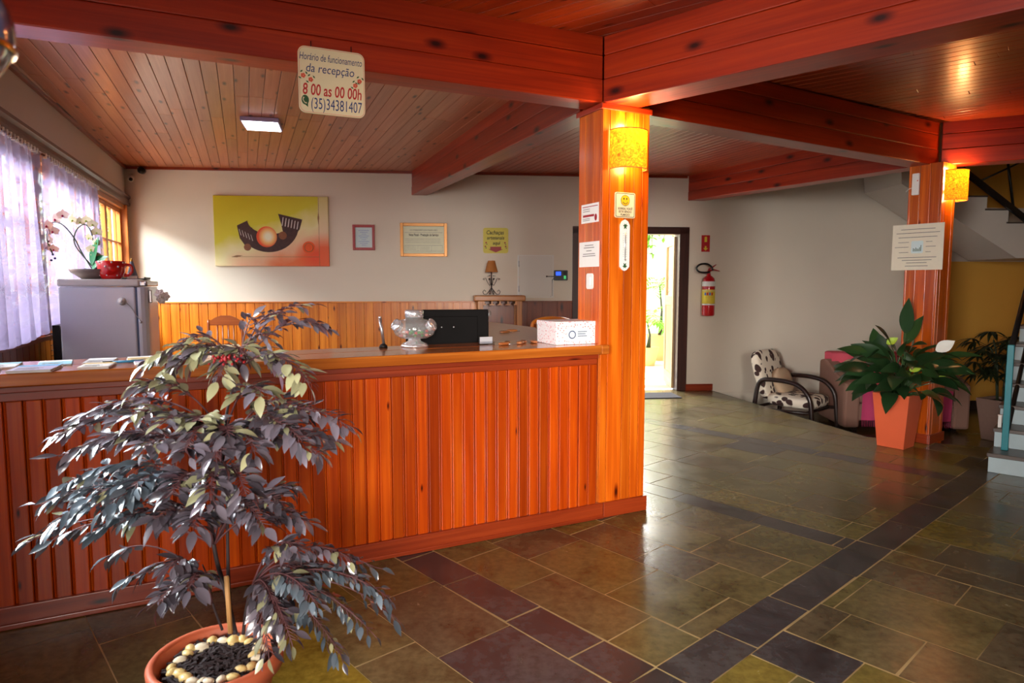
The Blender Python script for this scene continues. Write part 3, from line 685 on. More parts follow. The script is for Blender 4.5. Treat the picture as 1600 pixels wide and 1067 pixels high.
struct(b.build('trim_4', 'wainscot_dark_wood', bev=0.003), 'brown board wainscot under the curtained windows', 'wainscot', lwp(0, 0), RLW)
b = MB(); b.prism([(-0.0005, 2.5), (-0.05, 2.5), (-0.055, 2.535), (-0.035, 2.55), (-0.035, 2.58), (-0.06, 2.6), (-0.06, 2.625), (-0.0005, 2.625)], -8.2, -0.01, 'yz')
struct(b.build('trim_5', 'trim_brown'), 'dark moulded rail above the side windows', 'moulding', lwp(0, 0), RLW)
b = MB(); b.box((0.0, -0.03, 2.968), (7.4, -0.0005, 3.0), rnd=.1)
struct(b.build('trim_6', 'skirting_wood'), 'thin dark moulding where ceiling boards meet the back wall', 'moulding', bwp(0, 0), RBW)
b = MB(); b.box((-6.6, -0.03, 2.97), (-0.03, -0.0005, 3.0), rnd=.1)
struct(b.build('trim_7', 'skirting_wood'), 'thin moulding where ceiling boards meet the left wall', 'moulding', lwp(0, 0), RLW)
b = MB(); b.box((7.43, -0.02, 0.0), (7.84, -0.0005, 0.095), rnd=.1)
struct(b.build('baseboard_back', 'skirting_wood', bev=0.004), 'short dark red baseboard right of the open door', 'baseboard', bwp(0, 0), RBW)
b = MB(); b.box((7.9, -0.015, -0.35), (10.7, -0.0005, -0.03), rnd=.1)
struct(b.build('trim_8', 'white_plaster'), 'low white ledge at the foot of the wall in the sunken corner', 'ledge', bwp(0, 0), RBW)

# ---- windows in the left wall (local x = -s)
def window(idx, s0, s1, cols, rows, label):
    r = thing('window_%d' % idx, label, 'window', lwp(0, 0), RLW); r['kind'] = 'structure'
    b = MB(); fw = 0.06; y0, y1 = 0.02, 0.1
    for x in (-s1, -s0 - fw): b.box((x, y0 - 0.06, 1.12), (x + fw, y1, 2.5), rnd=.4)
    b.box((-s1, y0 - 0.03, 2.44), (-s0, y1, 2.5), rnd=.6); b.box((-s1, y0 - 0.04, 1.12), (-s0, y1, 1.17), rnd=.7)
    b.build('frame', 'window_wood', r, bev=0.004)
    n = 2; cw = (s1 - s0 - 2 * fw) / n; a0 = -s1 + fw
    for k in range(n):
        b = MB(); x0, x1 = a0 + k * cw + 0.004, a0 + (k + 1) * cw - 0.004; t = 0.045
        for x in (x0, x1 - t): b.box((x, 0.03, 1.175), (x + t, 0.07, 2.435), rnd=.5)
        for z in (1.175, 2.39): b.box((x0, 0.03, z), (x1, 0.07, z + 0.045), rnd=.5)
        for i in range(1, cols):
            x = x0 + (x1 - x0) * i / cols; b.box((x - 0.011, 0.035, 1.2), (x + 0.011, 0.065, 2.41), rnd=.5)
        for j in range(1, rows):
            z = 1.175 + 1.26 * j / rows; b.box((x0, 0.035, z - 0.011), (x1, 0.065, z + 0.011), rnd=.5)
        sa = b.build('sash', 'window_wood', r, bev=0.003)
        b = MB(); b.box((x0 + 0.02, 0.048, 1.2), (x1 - 0.02, 0.052, 2.41)); b.build('pane', 'window_glass', sa)
    return r
window(1, 0.14, 2.02, 3, 3, 'wooden grid window without curtain next to the back corner')
window(2, 2.08, 3.88, 3, 3, 'middle window behind the lace curtain beside the refrigerator')
window(3, 3.94, 5.98, 3, 3, 'window behind the lace curtain at the left edge')
window(4, 6.3, 7.8, 3, 3, 'uncurtained window of the left wall nearest the viewer')

# ---- lace curtains
def curtain(s0, s1, label, seed):
    r = thing('lace_curtain', label, 'curtain', lwp(0, 0), RLW); R = random.Random(seed)
    n = int((s1 - s0) / 0.13); ph = R.random() * 6
    def fn(u, v):
        x = -s1 + (s1 - s0) * u; k = u * n * 2 * PI
        amp = 0.012 + 0.03 * (1 - v)
        y = -0.085 + amp * math.sin(k + ph) + 0.01 * math.sin(k * 0.37 + v * 3)
        bot = 1.185 - 0.05 * abs(math.sin(k / 2 + ph / 2)) + 0.03 * math.sin(u * 5 + seed)
        return (x + 0.015 * (1 - v) * math.sin(k * 0.5 + 2 * v), y, bot + (2.455 - bot) * v)
    b = MB(); b.grid(fn, n * 10, 24, us=s1 - s0, vs=1.3); b.build('lace_panel', 'lace', r)
    b = MB(); b.tube([(-s1 - 0.02, -0.085, 2.462), (-s0 + 0.02, -0.085, 2.462)], 0.009); rod = b.build('rod', 'trim_brown', r)
    for i in range(n * 2):
        b = MB(); x = -s1 + (s1 - s0) * (i + .5) / (n * 2); b.box((x - 0.012, -0.1, 2.44), (x + 0.012, -0.07, 2.478)); b.build('tab', 'paper_white', rod)
    return r
curtain(2.02, 3.84, 'white lace curtain hanging beside the orchid and refrigerator', 1)
curtain(3.98, 5.9, 'white lace curtain at the left edge above the leaflets', 2)

# ---- door: dark frame, leaf swung outwards
r = thing('door_1', 'open brown door with glazed upper half leading to the garden', 'door', bwp(0, 0), RBW); r['kind'] = 'structure'
b = MB(); b.box((5.80, -0.02, 0), (5.92, 0.17, 2.28), rnd=.3); b.box((7.31, -0.02, 0), (7.45, 0.17, 2.28), rnd=.6); b.box((5.80, -0.02, 2.2), (7.45, 0.17, 2.3), rnd=.4, axis=0)
b.build('frame', 'dark_door_wood', r, bev=0.005)
M = Matrix.Translation((7.3, 0.12, 0)) @ Matrix.Rotation(math.radians(80), 4, 'Z')
b = MB(); t = 0.02
for x0, x1 in ((0, 0.11), (0.66, 0.78)): b.box((x0, -t, 0.02), (x1, t, 2.18), M, rnd=.4)
for z0, z1 in ((0.02, 0.22), (1.2, 1.34), (2.06, 2.18)): b.box((0.11, -t, z0), (0.66, t, z1), M, rnd=.5, axis=0)
for i in range(4): b.box((0.11 + i * .1375, -0.012, 0.22), (0.11 + (i + 1) * .1375 - .006, 0.012, 1.2), M)
lf = b.build('leaf', 'door_leaf_wood', r, bev=0.004)
b = MB(); b.box((0.11, -0.003, 1.34), (0.66, 0.003, 2.06), M); b.build('pane', 'window_glass', lf)
b = MB(); b.tube([M @ Vector((0.72, -0.02, 1.05)), M @ Vector((0.72, -0.07, 1.05)), M @ Vector((0.62, -0.07, 1.05))], 0.009); b.build('handle', 'brass', lf)
# ---- outside: paving, garden wall
b = MB(); b.box((-6, 9.9, -0.06), (9, 19, -0.01)); struct(b.build('ground_outside', 'paving'), 'pale sunlit paving outside the open door', 'ground')
b = MB(); b.box((-3, 14.2, 0), (8, 14.4, 3.6)); struct(b.build('wall_outside', 'garden_wall'), 'cream garden wall seen through the open door', 'wall')

# ================================================================== PILLARS
def pillar_boards(b, w, d, z0, z1):
    """clad post, front face on y=0 from x=-w to 0, body to y=d"""
    b.box((-w + 0.012, 0.012, z0), (-0.012, d - 0.012, z1), rnd=.2)
    cuts = [-w, -w + 0.055, -w + 0.17, -0.12, -0.055, 0.0]
    for i in range(5): b.box((cuts[i] + .0015, 0.0, z0), (cuts[i + 1] - .0015, 0.016, z1)); b.box((cuts[i] + .0015, d - 0.016, z0), (cuts[i + 1] - .0015, d, z1))
    c2 = [0.016, 0.1, 0.19, d - 0.016] if d > .24 else [0.016, d * .5, d - 0.016]
    for i in range(len(c2) - 1):
        for x0, x1 in ((-w, -w + 0.016), (-0.016, 0.0)): b.box((x0, c2[i] + .0015, z0), (x1, c2[i + 1] - .0015, z1))
p = thing('wooden_pillar', 'board-clad pine pillar at the end of the counter with the smiley sign', 'pillar', (CO.x, CO.y, 0), RC); p['kind'] = 'structure'
b = MB(); pillar_boards(b, 0.36, 0.27, 0.0, HB + 0.01); b.build('cladding', 'pillar_wood', p, bev=0.003)
b = MB(); b.box((-0.375, -0.012, HB - 0.035), (0.012, 0.285, HB - 0.001), rnd=.2); b.build('collar', 'beam_wood', p, bev=0.004)
b = MB(); b.box((-0.33, -0.018, 0.001), (0.014, 0.0, 0.1), rnd=.3); b.box((0.0, 0.0, 0.001), (0.014, 0.28, 0.1), rnd=.3); b.build('skirting', 'skirting_wood', p, bev=0.003)
RR = math.atan2(RE2.y, RE2.x)
q = RP + RE2 * 0.28
p = thing('wooden_pillar', 'pine pillar on the right behind the peace lily planter', 'pillar', (q.x, q.y, 0), RR); p['kind'] = 'structure'
b = MB(); pillar_boards(b, 0.28, 0.29, -0.35, HB + 0.01); b.build('cladding', 'pillar_wood', p, bev=0.003)
b = MB(); b.box((-0.296, -0.016, 0.001), (0.016, 0.0, 0.09), rnd=.3); b.box((-0.296, 0.0, 0.001), (-0.28, 0.3, 0.09), rnd=.3); b.build('skirting', 'skirting_wood', p, bev=0.003)

# ================================================================== COUNTER
r = thing('reception_counter', 'long orange board-fronted reception counter with thick wooden top', 'counter', (CO.x, CO.y, 0), RC)
b = MB(); x0, x1 = -3.62, -0.372; n = 46; w = (x1 - x0) / n
for i in range(n):
    b.box((x0 + i * w + .001, 0.0, 0.09), (x0 + (i + 1) * w - .009, 0.022, 1.0)); b.box((x0 + (i + 1) * w - .009, 0.009, 0.09), (x0 + (i + 1) * w + .001, 0.022, 1.0))
b.box((x0, 0.022, 0.0), (x1, 0.04, 1.07), rnd=.2)
b.build('front_panel', 'counter_wood', r, bev=0.005)
b = MB(); b.box((x0, -0.004, 1.0), (x1 - .01, 0.03, 1.066), rnd=.2); b.box((x0, -0.018, 1.038), (x1 - .01, -0.004, 1.066), rnd=.3); b.build('moulding', 'skirting_wood', r, bev=0.004)
b = MB(); b.box((x0, -0.018, 0.001), (-0.334, 0.02, 0.1), rnd=.3); b.box((x0, -0.026, 0.001), (-0.334, -0.018, 0.025), rnd=.1); b.build('skirting', 'skirting_wood', r, bev=0.004)
b = MB(); b.box((x0, -0.045, 1.067), (-0.376, 0.225, CT), rnd=.3); b.box((x0, 0.227, 1.067), (-0.376, 0.48, CT), rnd=.6); b.box((-0.3765, -0.045, 1.067), (-0.318, -0.003, CT), rnd=.31); b.build('counter_top', 'countertop_wood', r, bev=0.006)
b = MB(); b.box((x0, 0.042, 0.76), (-0.98, 0.8, 0.79), rnd=.4)
b.build('work_shelf', 'chair_wood', r, bev=0.003)
for x in (x0, -2.6, -1.8, -1.01): b = MB(); b.box((x, 0.042, 0.0), (x + 0.03, 0.78, 0.76), rnd=.5); b.build('shelf_support', 'chair_wood', r)

# ---- signs and things on the middle pillar (local x along the face)
def on_pillar(name, label, cat, x, z, group=None): return thing(name, label, cat, cp(x, -0.0005, z), RC, group)
def on_left_face(name, label, cat, y, z):
    return thing(name, label, cat, cp(-0.3605, y, z), RC - PI / 2)
r = on_pillar('wall_sign', 'cream smiley face camera warning plate on the middle pillar', 'sign', -0.188, 2.0)
plate(r, 'board', rounded(0.155, 0.158, 0.012), 'cream_board', -0.006, 0)
b = MB(); o, i = rounded(0.145, 0.148, 0.01), rounded(0.138, 0.141, 0.008)
for k in range(len(o)):
    k2 = (k + 1) % len(o); b.add([(o[k][0], -.0066, o[k][1]), (o[k2][0], -.0066, o[k2][1]), (i[k2][0], -.0066, i[k2][1]), (i[k][0], -.0066, i[k][1])], [(0, 1, 2, 3)])
b.build('border', 'ink_black', r)
plate(r, 'smiley', circle(0.033, 24, 0, 0.03), 'smile_yellow', -0.0072, -0.006)
b = MB(); b.prism(circle(0.0045, 10, -0.011, 0.04, 0.007), -0.0082, -0.0072); b.prism(circle(0.0045, 10, 0.011, 0.04, 0.007), -0.0082, -0.0072)
b.tube([(0.02 * math.sin(a), -0.0078, 0.03 - 0.02 * math.cos(a)) for a in [math.radians(-65 + 13 * k) for k in range(11)]], 0.0018, 6)
b.tube([(0.033 * math.cos(2 * PI * k / 24), -0.0072, 0.03 + 0.033 * math.sin(2 * PI * k / 24)) for k in range(25)], 0.0012, 5, caps=False)
b.build('smiley_face', 'ink_black', r)
for t, z in (('SORRIA, VOC\u00ca', -0.022), ('EST\u00c1 SENDO', -0.041), ('FILMADO', -0.06)): text(r, t, 0.0185, 0, z, 'ink_black', -0.007, sx=0.92, bold=.0004)
r = on_pillar('thermometer', 'ornate white wall thermometer under the smiley plate', 'thermometer', -0.188, 1.75)
plate(r, 'body', [(-0.016, -0.155), (0, -0.162), (0.016, -0.155), (0.036, -0.135), (0.036, 0.125), (0.022, 0.15), (0, 0.162), (-0.022, 0.15), (-0.036, 0.125), (-0.036, -0.135)][::1], 'paper_white', -0.01, 0)
b = MB(); b.tube([(0, -0.013, -0.085), (0, -0.013, 0.085)], 0.003, 8); b.ball((0, -0.013, -0.092), 0.007, 10); b.build('glass_tube', 'brushed_steel', r)
b = MB()
for k in range(14): b.box((-0.016, -0.0108, -0.07 + k * .011), (-0.006, -0.01, -0.0685 + k * .011)); b.box((0.006, -0.0108, -0.07 + k * .011), (0.016, -0.01, -0.0685 + k * .011))
b.build('scale', 'ink_grey', r)
b = MB()
for zc, sg in ((0.118, 1), (-0.128, -1)):
    for a in (-70, -25, 25, 70, 150, 210): b.leaf((0, -0.0115, zc), (math.sin(math.radians(a)), 0, sg * math.cos(math.radians(a))), (0, -1, 0), 0.02, 0.009, 0, 0)
b.build('leaf_print', 'ink_green', r)
r = on_left_face('paper_notice', 'small printed card with red text, upper on the pillar side', 'notice', 0.13, 1.955)
plate(r, 'sheet', rect(-0.1, -0.06, 0.1, 0.06), 'paper_white', -0.002, 0)
b = MB(); b.box((-0.08, -0.0026, -0.022), (0.05, -0.002, -0.008)); b.box((-0.085, -0.0026, 0.04), (0.09, -0.002, 0.045)); b.prism(circle(0.014, 14, 0.068, -0.03, 0.022), -0.0026, -0.002); b.build('print', 'ink_darkred', r)
b = MB()
for z in (0.025, 0.012, -0.035, -0.045): b.box((-0.08, -0.0026, z), (0.0, -0.002, z + 0.004))
b.build('text_lines', 'ink_grey', r)
r = on_left_face('paper_notice', 'white printed sheet in the middle of the pillar side', 'notice', 0.136, 1.695)
plate(r, 'sheet', rect(-0.115, -0.08, 0.115, 0.08), 'paper_white', -0.002, 0)
b = MB()
for k, (w, z) in enumerate(((.05, .055), (.06, .04), (.03, .02), (.07, 0.0), (.075, -.013))): b.box((-w, -0.0026, z), (w, -0.002, z + 0.005))
b.build('text_lines', 'ink_grey', r)
r = on_left_face('light_switch', 'white light switch low on the pillar side', 'switch', 0.117, 1.523)
plate(r, 'plate', rounded(0.07, 0.1, 0.015), 'white_paint', -0.01, 0); plate(r, 'rocker', rounded(0.028, 0.05, 0.004), 'paper_white', -0.015, -0.01)

# ---- wall sconces
def sconce(label, loc, rotz, w=0.25, h=0.235, prot=0.12, power=5.0):
    r = thing('wall_sconce', label, 'lamp', loc, rotz)
    b = MB(); n = 20; P0 = [(-w / 2 * math.cos(PI * i / n), -0.004 - prot * math.sin(PI * i / n) ** 0.75) for i in range(n + 1)]
    for i in range(n):
        (xa, ya), (xb, yb) = P0[i], P0[i + 1]
        b.add([(xa, ya, -h / 2), (xb, yb, -h / 2), (xb, yb, h / 2), (xa, ya, h / 2)], [(0, 1, 2, 3)], None, .5, 0, True)
    b.build('shade', 'sconce_shade', r)
    b = MB()
    for z in (-h / 2, h / 2):
        b = MB(); b.tube([(x, y, z) for x, y in P0], 0.003, 6); b.build('rim', 'lamp_shade_tan', r)
    plate(r, 'back_plate', rect(-0.05, -0.09, 0.05, 0.09), 'brass', -0.008, 0)
    b = MB(); b.ball((0, -0.055, 0.0), (0.022, 0.022, 0.032)); bo = b.build('bulb', 'led_white', r)
    for z, e in ((0.07, power * 1.3), (0.145, power * .9), (-0.1, power * .55)):
        d = bpy.data.lights.new('sconce_glow', 'POINT'); d.energy = e; d.color = (1.0, 0.66, 0.24); d.shadow_soft_size = 0.04
        o = bpy.data.objects.new('sconce_glow', d); COL.objects.link(o); o.parent = r; o.location = (0, -0.06, z)
    return r
sconce('lit amber half-round wall lamp on the middle pillar', cp(-0.183, -0.001, 2.335), RC)
q = RP + RE2 * 0.15; qn = Vector((RE2.y, -RE2.x)); q = q + qn * 0.002
sconce('lit amber half-round wall lamp on the right pillar', (q.x, q.y, 2.41), RR, 0.24, 0.27, 0.14, 4.0)

# ---- hours board hanging from the beam
q = P1 + (Vector((-2.75, 2.63)) - P1).normalized() * 1.625; qb = math.atan2(-(Vector((-2.75, 2.63)) - P1).y, -(Vector((-2.75, 2.63)) - P1).x)
bn = Vector((math.sin(qb), -math.cos(qb))); q = q + bn * 0.004
r = thing('hanging_sign', 'cream hand-lettered opening hours board on the counter beam', 'sign', (q.x, q.y, 2.525), qb)
W, Hh = 0.33, 0.325
plate(r, 'board', rounded(W, Hh, 0.035, 7), 'cream_board', -0.012, 0)
b = MB(); o, i = rounded(W - .008, Hh - .008, 0.031, 7), rounded(W - .013, Hh - .013, 0.029, 7)
for k in range(len(o)):
    k2 = (k + 1) % len(o); b.add([(o[k][0], -.0126, o[k][1]), (o[k2][0], -.0126, o[k2][1]), (i[k2][0], -.0126, i[k2][1]), (i[k][0], -.0126, i[k][1])], [(0, 1, 2, 3)])
b.build('border_line', 'coral_paint', r)
text(r, 'Hor\u00e1rio de funcionamento', 0.05, -0.004, 0.112, 'ink_blue', -.0128, sx=0.575, shear=.18)
text(r, 'da recep\u00e7\u00e3o', 0.06, -0.01, 0.058, 'ink_blue', -.0128, sx=0.82, shear=.18)
text(r, '8 00 as 00 00h', 0.078, 0.0, -0.048, 'ink_red', -.0128, sx=0.64, shear=.12, bold=.0012)
text(r, '(35)34381407', 0.078, 0.019, -0.115, 'ink_blue', -.0128, sx=0.585, shear=.05)
b = MB(); b.prism(circle(0.018, 20, -0.135, -0.1, 0.024), -.0132, -.012); b.prism([(-0.14, -.12), (-0.122, -.117), (-0.122, -.134)], -.0132, -.012); b.build('phone_disc', 'ink_green', r)
b = MB(); b.tube([(-0.142, -.0138, -.088), (-0.146, -.0138, -.1), (-0.138, -.0138, -.113), (-0.128, -.0138, -.116)], [.0045, .002, .002, .0045], 6); b.build('phone_handset', 'cream_board', r)
b = MB(); b2 = MB()
for (fx, fz) in ((-0.142, 0.018), (-0.106, 0.002), (0.138, 0.022), (0.116, -0.002)):
    for a in range(5): b.prism(circle(0.0055, 8, fx + 0.007 * math.cos(a * 1.257), fz + 0.007 * math.sin(a * 1.257)), -.013, -.012)
    for dx, dz, an in ((-.008, .02, 40), (.016, .014, 130), (-.016, -.012, 150)):
        c, s_ = math.cos(math.radians(an)), math.sin(math.radians(an)); b2.prism([(fx + dx - .009 * c, fz + dz - .009 * s_), (fx + dx + .004 * s_, fz + dz - .004 * c), (fx + dx + .009 * c, fz + dz + .009 * s_), (fx + dx - .004 * s_, fz + dz + .004 * c)], -.0128, -.012)
b.build('flower_print', 'ink_orange', r); b2.build('leaf_print', 'ink_green', r)
for x in (-.1, .1): b = MB(); b.tube([(x, -.006, Hh / 2 - .004), (x, -.003, Hh / 2 + .03)], .002, 5); b.build('hook', 'dark_metal', r)

# ================================================================== BACK WALL THINGS
def on_back(name, label, cat, s, z, group=None): return thing(name, label, cat, bwp(s, z, 0.001), RBW, group)
r = on_back('painting', 'large unframed abstract canvas in yellow and orange with a brown crescent', 'painting', 1.81, 2.197)
W, Hh = 1.45, 0.905
b = MB(); b.box((-W / 2, -0.035, -Hh / 2), (W / 2, 0, Hh / 2)); b.build('canvas', 'painted_canvas', r, bev=0.004)
def px(a, c): return ((a - 0.5) * W, (0.5 - c) * Hh)
def motif(name, pts, mat, y): plate(r, name, [px(*t) for t in pts][::-1], mat, y, -0.035)
def crescent(f0, f1, ro, ri, n=22):
    c = (0.47, 0.40); P = []
    for i in range(n + 1):
        a = math.radians(f0 + (f1 - f0) * i / n); P.append((c[0] + 0.27 * ro * math.cos(a), c[1] - 0.40 * ro * math.sin(a)))
    for i in range(n + 1):
        a = math.radians(f1 + (f0 - f1) * i / n); t = i / n; k = ri; P.append((c[0] + 0.02 + 0.2 * k * math.cos(a), c[1] - 0.06 - 0.2 * k * math.sin(a)))
    return P
motif('crescent', crescent(183, 372, 1.0, 1.0), 'paint_brown', -0.0362)
motif('left_block', [(0.2, 0.43), (0.33, 0.45), (0.35, 0.6), (0.36, 0.72), (0.27, 0.72), (0.22, 0.6)], 'paint_brown', -0.0366)
motif('right_block', [(0.56, 0.25), (0.77, 0.33), (0.745, 0.47), (0.67, 0.62), (0.6, 0.53), (0.585, 0.4)], 'paint_brown', -0.0366)
b = MB()
for k in range(5): u = 0.215 + k * .025; b.prism([px(u, .47 + .02 * k), px(u + .004, .47 + .02 * k), px(u + .02, .56 + .02 * k), px(u + .014, .56 + .02 * k)][::-1], -.0372, -.036)
for k in range(6): u = 0.6 + k * .026; b.prism([px(u, .3 + .012 * k), px(u + .007, .3 + .012 * k), px(u - .004, .42 + .01 * k), px(u - .012, .42 + .01 * k)][::-1], -.0372, -.036)
b.build('streaks', 'paint_streak', r)
plate(r, 'glow', [(px(.455, .58)[0] + .13 * math.cos(2 * PI * i / 28), px(.455, .58)[1] + .135 * math.sin(2 * PI * i / 28)) for i in range(28)], 'paint_glow', -0.0374, -0.035)
for u, v, q in ((.595, .56, .052), (.285, .73, .046)): plate(r, 'painted_ball', circle(q, 18, *px(u, v)), 'paint_sienna', -.038, -.035)
c = px(.822, .73); plate(r, 'sun', circle(0.08, 26, *c), 'paint_orange', -.0368, -.035)
b = MB(); b.tube([(c[0] + .055 * math.cos(2 * PI * i / 24), -.037, c[1] + .055 * math.sin(2 * PI * i / 24)) for i in range(25)], .004, 5, caps=False)
x = px(.915, 0)[0]; b.box((x - .002, -.0362, -Hh / 2 + .01), (x + .002, -.035, Hh / 2 - .01)); z = px(0, .865)[1]; b.box((px(.2, 0)[0], -.0362, z - .002), (px(.91, 0)[0], -.035, z + .002))
b.prism([px(.14, .87), px(.19, .845), px(.24, .85), px(.19, .875)][::-1], -.0366, -.035); b.prism([px(.905, .3), px(.913, .22), px(.92, .3), px(.912, .4)][::-1], -.0366, -.035); b.build('lines', 'paint_line', r)

r = on_back('framed_certificate', 'small red-framed document on the white wall beside the canvas', 'frame', 2.986, 2.126)
def frame(r, w, h, t, mat, dep=0.022):
    b = MB()
    for lo, hi, ax in (((-w / 2, -dep, -h / 2), (-w / 2 + t, 0, h / 2), 2), ((w / 2 - t, -dep, -h / 2), (w / 2, 0, h / 2), 2), ((-w / 2 + t, -dep, h / 2 - t), (w / 2 - t, 0, h / 2), 0), ((-w / 2 + t, -dep, -h / 2), (w / 2 - t, 0, -h / 2 + t), 0)): b.box(lo, hi, axis=ax)
    return b.build('frame', mat, r, bev=0.004)
frame(r, 0.29, 0.335, 0.035, 'frame_red'); plate(r, 'document', rect(-.112, -.135, .112, .135), 'cert_blue', -0.008, -0.001)
b = MB()
for k in range(9): w = .07 - .02 * (k % 3); b.box((-w, -.0086, .09 - k * .024), (w, -.008, .094 - k * .024))
b.build('text_lines', 'label_blue', r)
r = on_back('framed_certificate', 'wide gold-framed notice about fiscal receipts on the white wall', 'frame', 3.776, 2.1)
frame(r, 0.625, 0.445, 0.042, 'frame_gold', 0.03); plate(r, 'document', rect(-.272, -.182, .272, .182), 'cert_green', -0.01, -0.001)
text(r, 'UTIL. ESTABELECIMENTO COM ATENDER O FISCO', 0.026, 0, 0.128, 'ink_black', -.011, sx=.62)
text(r, 'Nota Fiscal - Presta\u00e7\u00e3o de Servi\u00e7o', 0.043, 0, 0.065, 'ink_black', -.011, sx=.66, bold=.0008)
b = MB(); b.box((-.25, -.0108, .095), (.25, -.01, .098)); b.box((-.25, -.0108, -.075), (.25, -.01, -.072)); b.box((-.25, -.0108, -.15), (.25, -.01, -.148))
for x in (-.25, -.08, .1, .248): b.box((x, -.0108, -.15), (x + .002, -.01, -.072))
for k in range(3): b.box((-.25, -.0108, .01 - .024 * k), (.22, -.01, .013 - .024 * k)); b.box((-.24, -.0108, -.095 - .018 * k), (-.1, -.01, -.093 - .018 * k)); b.box((-.06, -.0108, -.095 - .018 * k), (.08, -.01, -.093 - .018 * k))
b.build('text_lines', 'ink_grey', r)
r = on_back('wall_sign', 'yellow hand-lettered board with a red arrow above the small lamp', 'sign', 4.742, 2.098)
plate(r, 'board', rounded(0.34, 0.34, 0.03), 'yellow_board', -0.012, 0)
text(r, 'Cacha\u00e7as', 0.075, -0.01, 0.105, 'ink_black', -.0128, sx=.85, shear=.15, bold=.001)
text(r, 'artesanais', 0.066, -0.002, 0.035, 'ink_black', -.0128, sx=.9, shear=.15, bold=.001)
text(r, 'aqui', 0.066, 0.008, -0.035, 'ink_black', -.0128, sx=.9, shear=.15, bold=.001)
plate(r, 'arrow', [(-.075, -.083), (-.075, -.118), (-.1, -.118), (0, -.16), (.1, -.118), (.075, -.118), (.075, -.083)], 'ink_darkred', -.0132, -.012)
b = MB(); b2 = MB()
for x, z in ((-.13, -.03), (-.14, -.08), (.125, -.03), (.135, -.08)): b.prism(circle(.011, 10, x, z), -.013, -.012); b2.prism([(x - .005, z - .02), (x + .012, z - .03), (x + .02, z - .016)], -.0128, -.012)
b.build('flower_print', 'ink_darkred', r); b2.build('leaf_print', 'ink_green', r)

# ---- little cabinet with the iron lamp
r = thing('wine_cabinet', 'narrow wooden cabinet with glass-hanging slots against the back wall', 'cabinet', bwp(4.765, 0, 0.03), RBW)
b = MB(); b.box((-0.335, -0.42, 1.29), (0.335, 0, 1.362)); b.build('top', 'cabinet_wood', r, bev=0.012)
b = MB()
for x in (-0.29, 0.22):
    for y in (-0.4, -0.08): b = MB(); b.box((x, y, 0), (x + .07, y + .07, 1.29)); b.build('post', 'cabinet_wood', r, bev=0.004)
b = MB()
for k in range(5): b = MB(); x = -0.21 + k * .105; b.box((x - .03, -.4, 1.236), (x + .03, -.035, 1.252)); b.box((x - .01, -.4, 1.252), (x + .01, -.035, 1.29)); b.build('glass_rail', 'cabinet_wood', r)
b = MB(); b.box((-.22, -.028, .1), (.22, -.01, 1.29), rnd=.2); b.build('back_panel', 'wainscot_dark_wood', r)
for z in (.1, .5): b = MB(); b.box((-.22, -.4, z), (.22, -.03, z + .03)); b.build('shelf', 'cabinet_wood', r)
r = thing('wine_glass', 'stemmed glass hanging upside down in the narrow cabinet', 'glass', bwp(4.63, 1.236, 0.25), RBW)
b = MB(); b.lathe([(.03, .018), (.03, .014), (.004, .006), (.004, -.06), (.02, -.075), (.034, -.11), (.03, -.15)], 16); b.build('glass', 'jar_glass', r)
r = thing('table_lamp', 'small lamp with tan shade and scrolled black iron base', 'lamp', bwp(4.668, 1.363, 0.24), RBW)
b = MB(); b.lathe([(.045, .455), (.084, .305)], 28); b.lathe([(.047, .455), (.086, .305)], 28); b.build('lamp_shade', 'lamp_shade_tan', r)
b = MB(); b.tube([(0, 0, .08), (0, 0, .36)], .008)
for a in range(4):
    q = a * PI / 2 + .2; c, s_ = math.cos(q), math.sin(q)
    b.tube([(c * x, s_ * x, z) for x, z in [(.0, .1), (.03, .06), (.07, .012), (.105, .012), (.12, .045), (.1, .07), (.08, .05)]], .0045, 6)
    b.tube([(c * x, s_ * x, z) for x, z in [(.0, .15), (.03, .13), (.055, .17), (.08, .225), (.105, .22), (.1, .2)]], .004, 6)
b.build('base', 'black_iron', r)
b = MB()
for a in range(4):
    q = a * PI / 2 + .2; b.leaf((.09 * math.cos(q), .09 * math.sin(q), .225), (math.cos(q), math.sin(q), -.3), (0, 0, 1), .04, .028, .5); b.leaf((.02 * math.cos(q + .8), .02 * math.sin(q + .8), .26), (math.cos(q + .8), math.sin(q + .8), .1), (0, 0, 1), .045, .03, .6)
b.build('iron_leaf', 'black_iron', r)

r = on_back('wall_hatch', 'white flush service hatch in the wall beside the time clock', 'hatch', 5.29, 1.615)
plate(r, 'door', rect(-.225, -.27, .225, .27), 'door_white', -0.012, 0)
for z in (.17, -.17): b = MB(); b.tube([(-.232, -.012, z - .04), (-.232, -.012, z + .04)], .006, 6); b.build('hinge', 'brushed_steel', r)
b = MB()
for lo, hi in (((-.25, -.004, -.29), (-.23, 0, .29)), ((.23, -.004, -.29), (.25, 0, .29)), ((-.23, -.004, .275), (.23, 0, .29)), ((-.23, -.004, -.29), (.23, 0, -.275))): b.box(lo, hi)
b.build('frame', 'white_paint', r)
b = MB(); b.tube([(.14, -.02, 0.0), (.26, -.02, 0.0)], .005, 6); b.ball((.15, -.022, 0), .012, 8); b.build('latch', 'dark_metal', r)
r = on_back('time_clock', 'black fingerprint time clock with a lit blue screen', 'time clock', 5.635, 1.63)
plate(r, 'body', rounded(.19, .14, .012), 'black_plastic', -.035, 0); plate(r, 'screen', rect(-.07, -.002, .0, .05), 'screen_blue', -.0358, -.035); plate(r, 'sensor', rect(.04, -.05, .07, -.005), 'sensor_green', -.0365, -.035)
plate(r, 'keypad', rect(.03, .008, .08, .055), 'ink_black', -.0358, -.035)
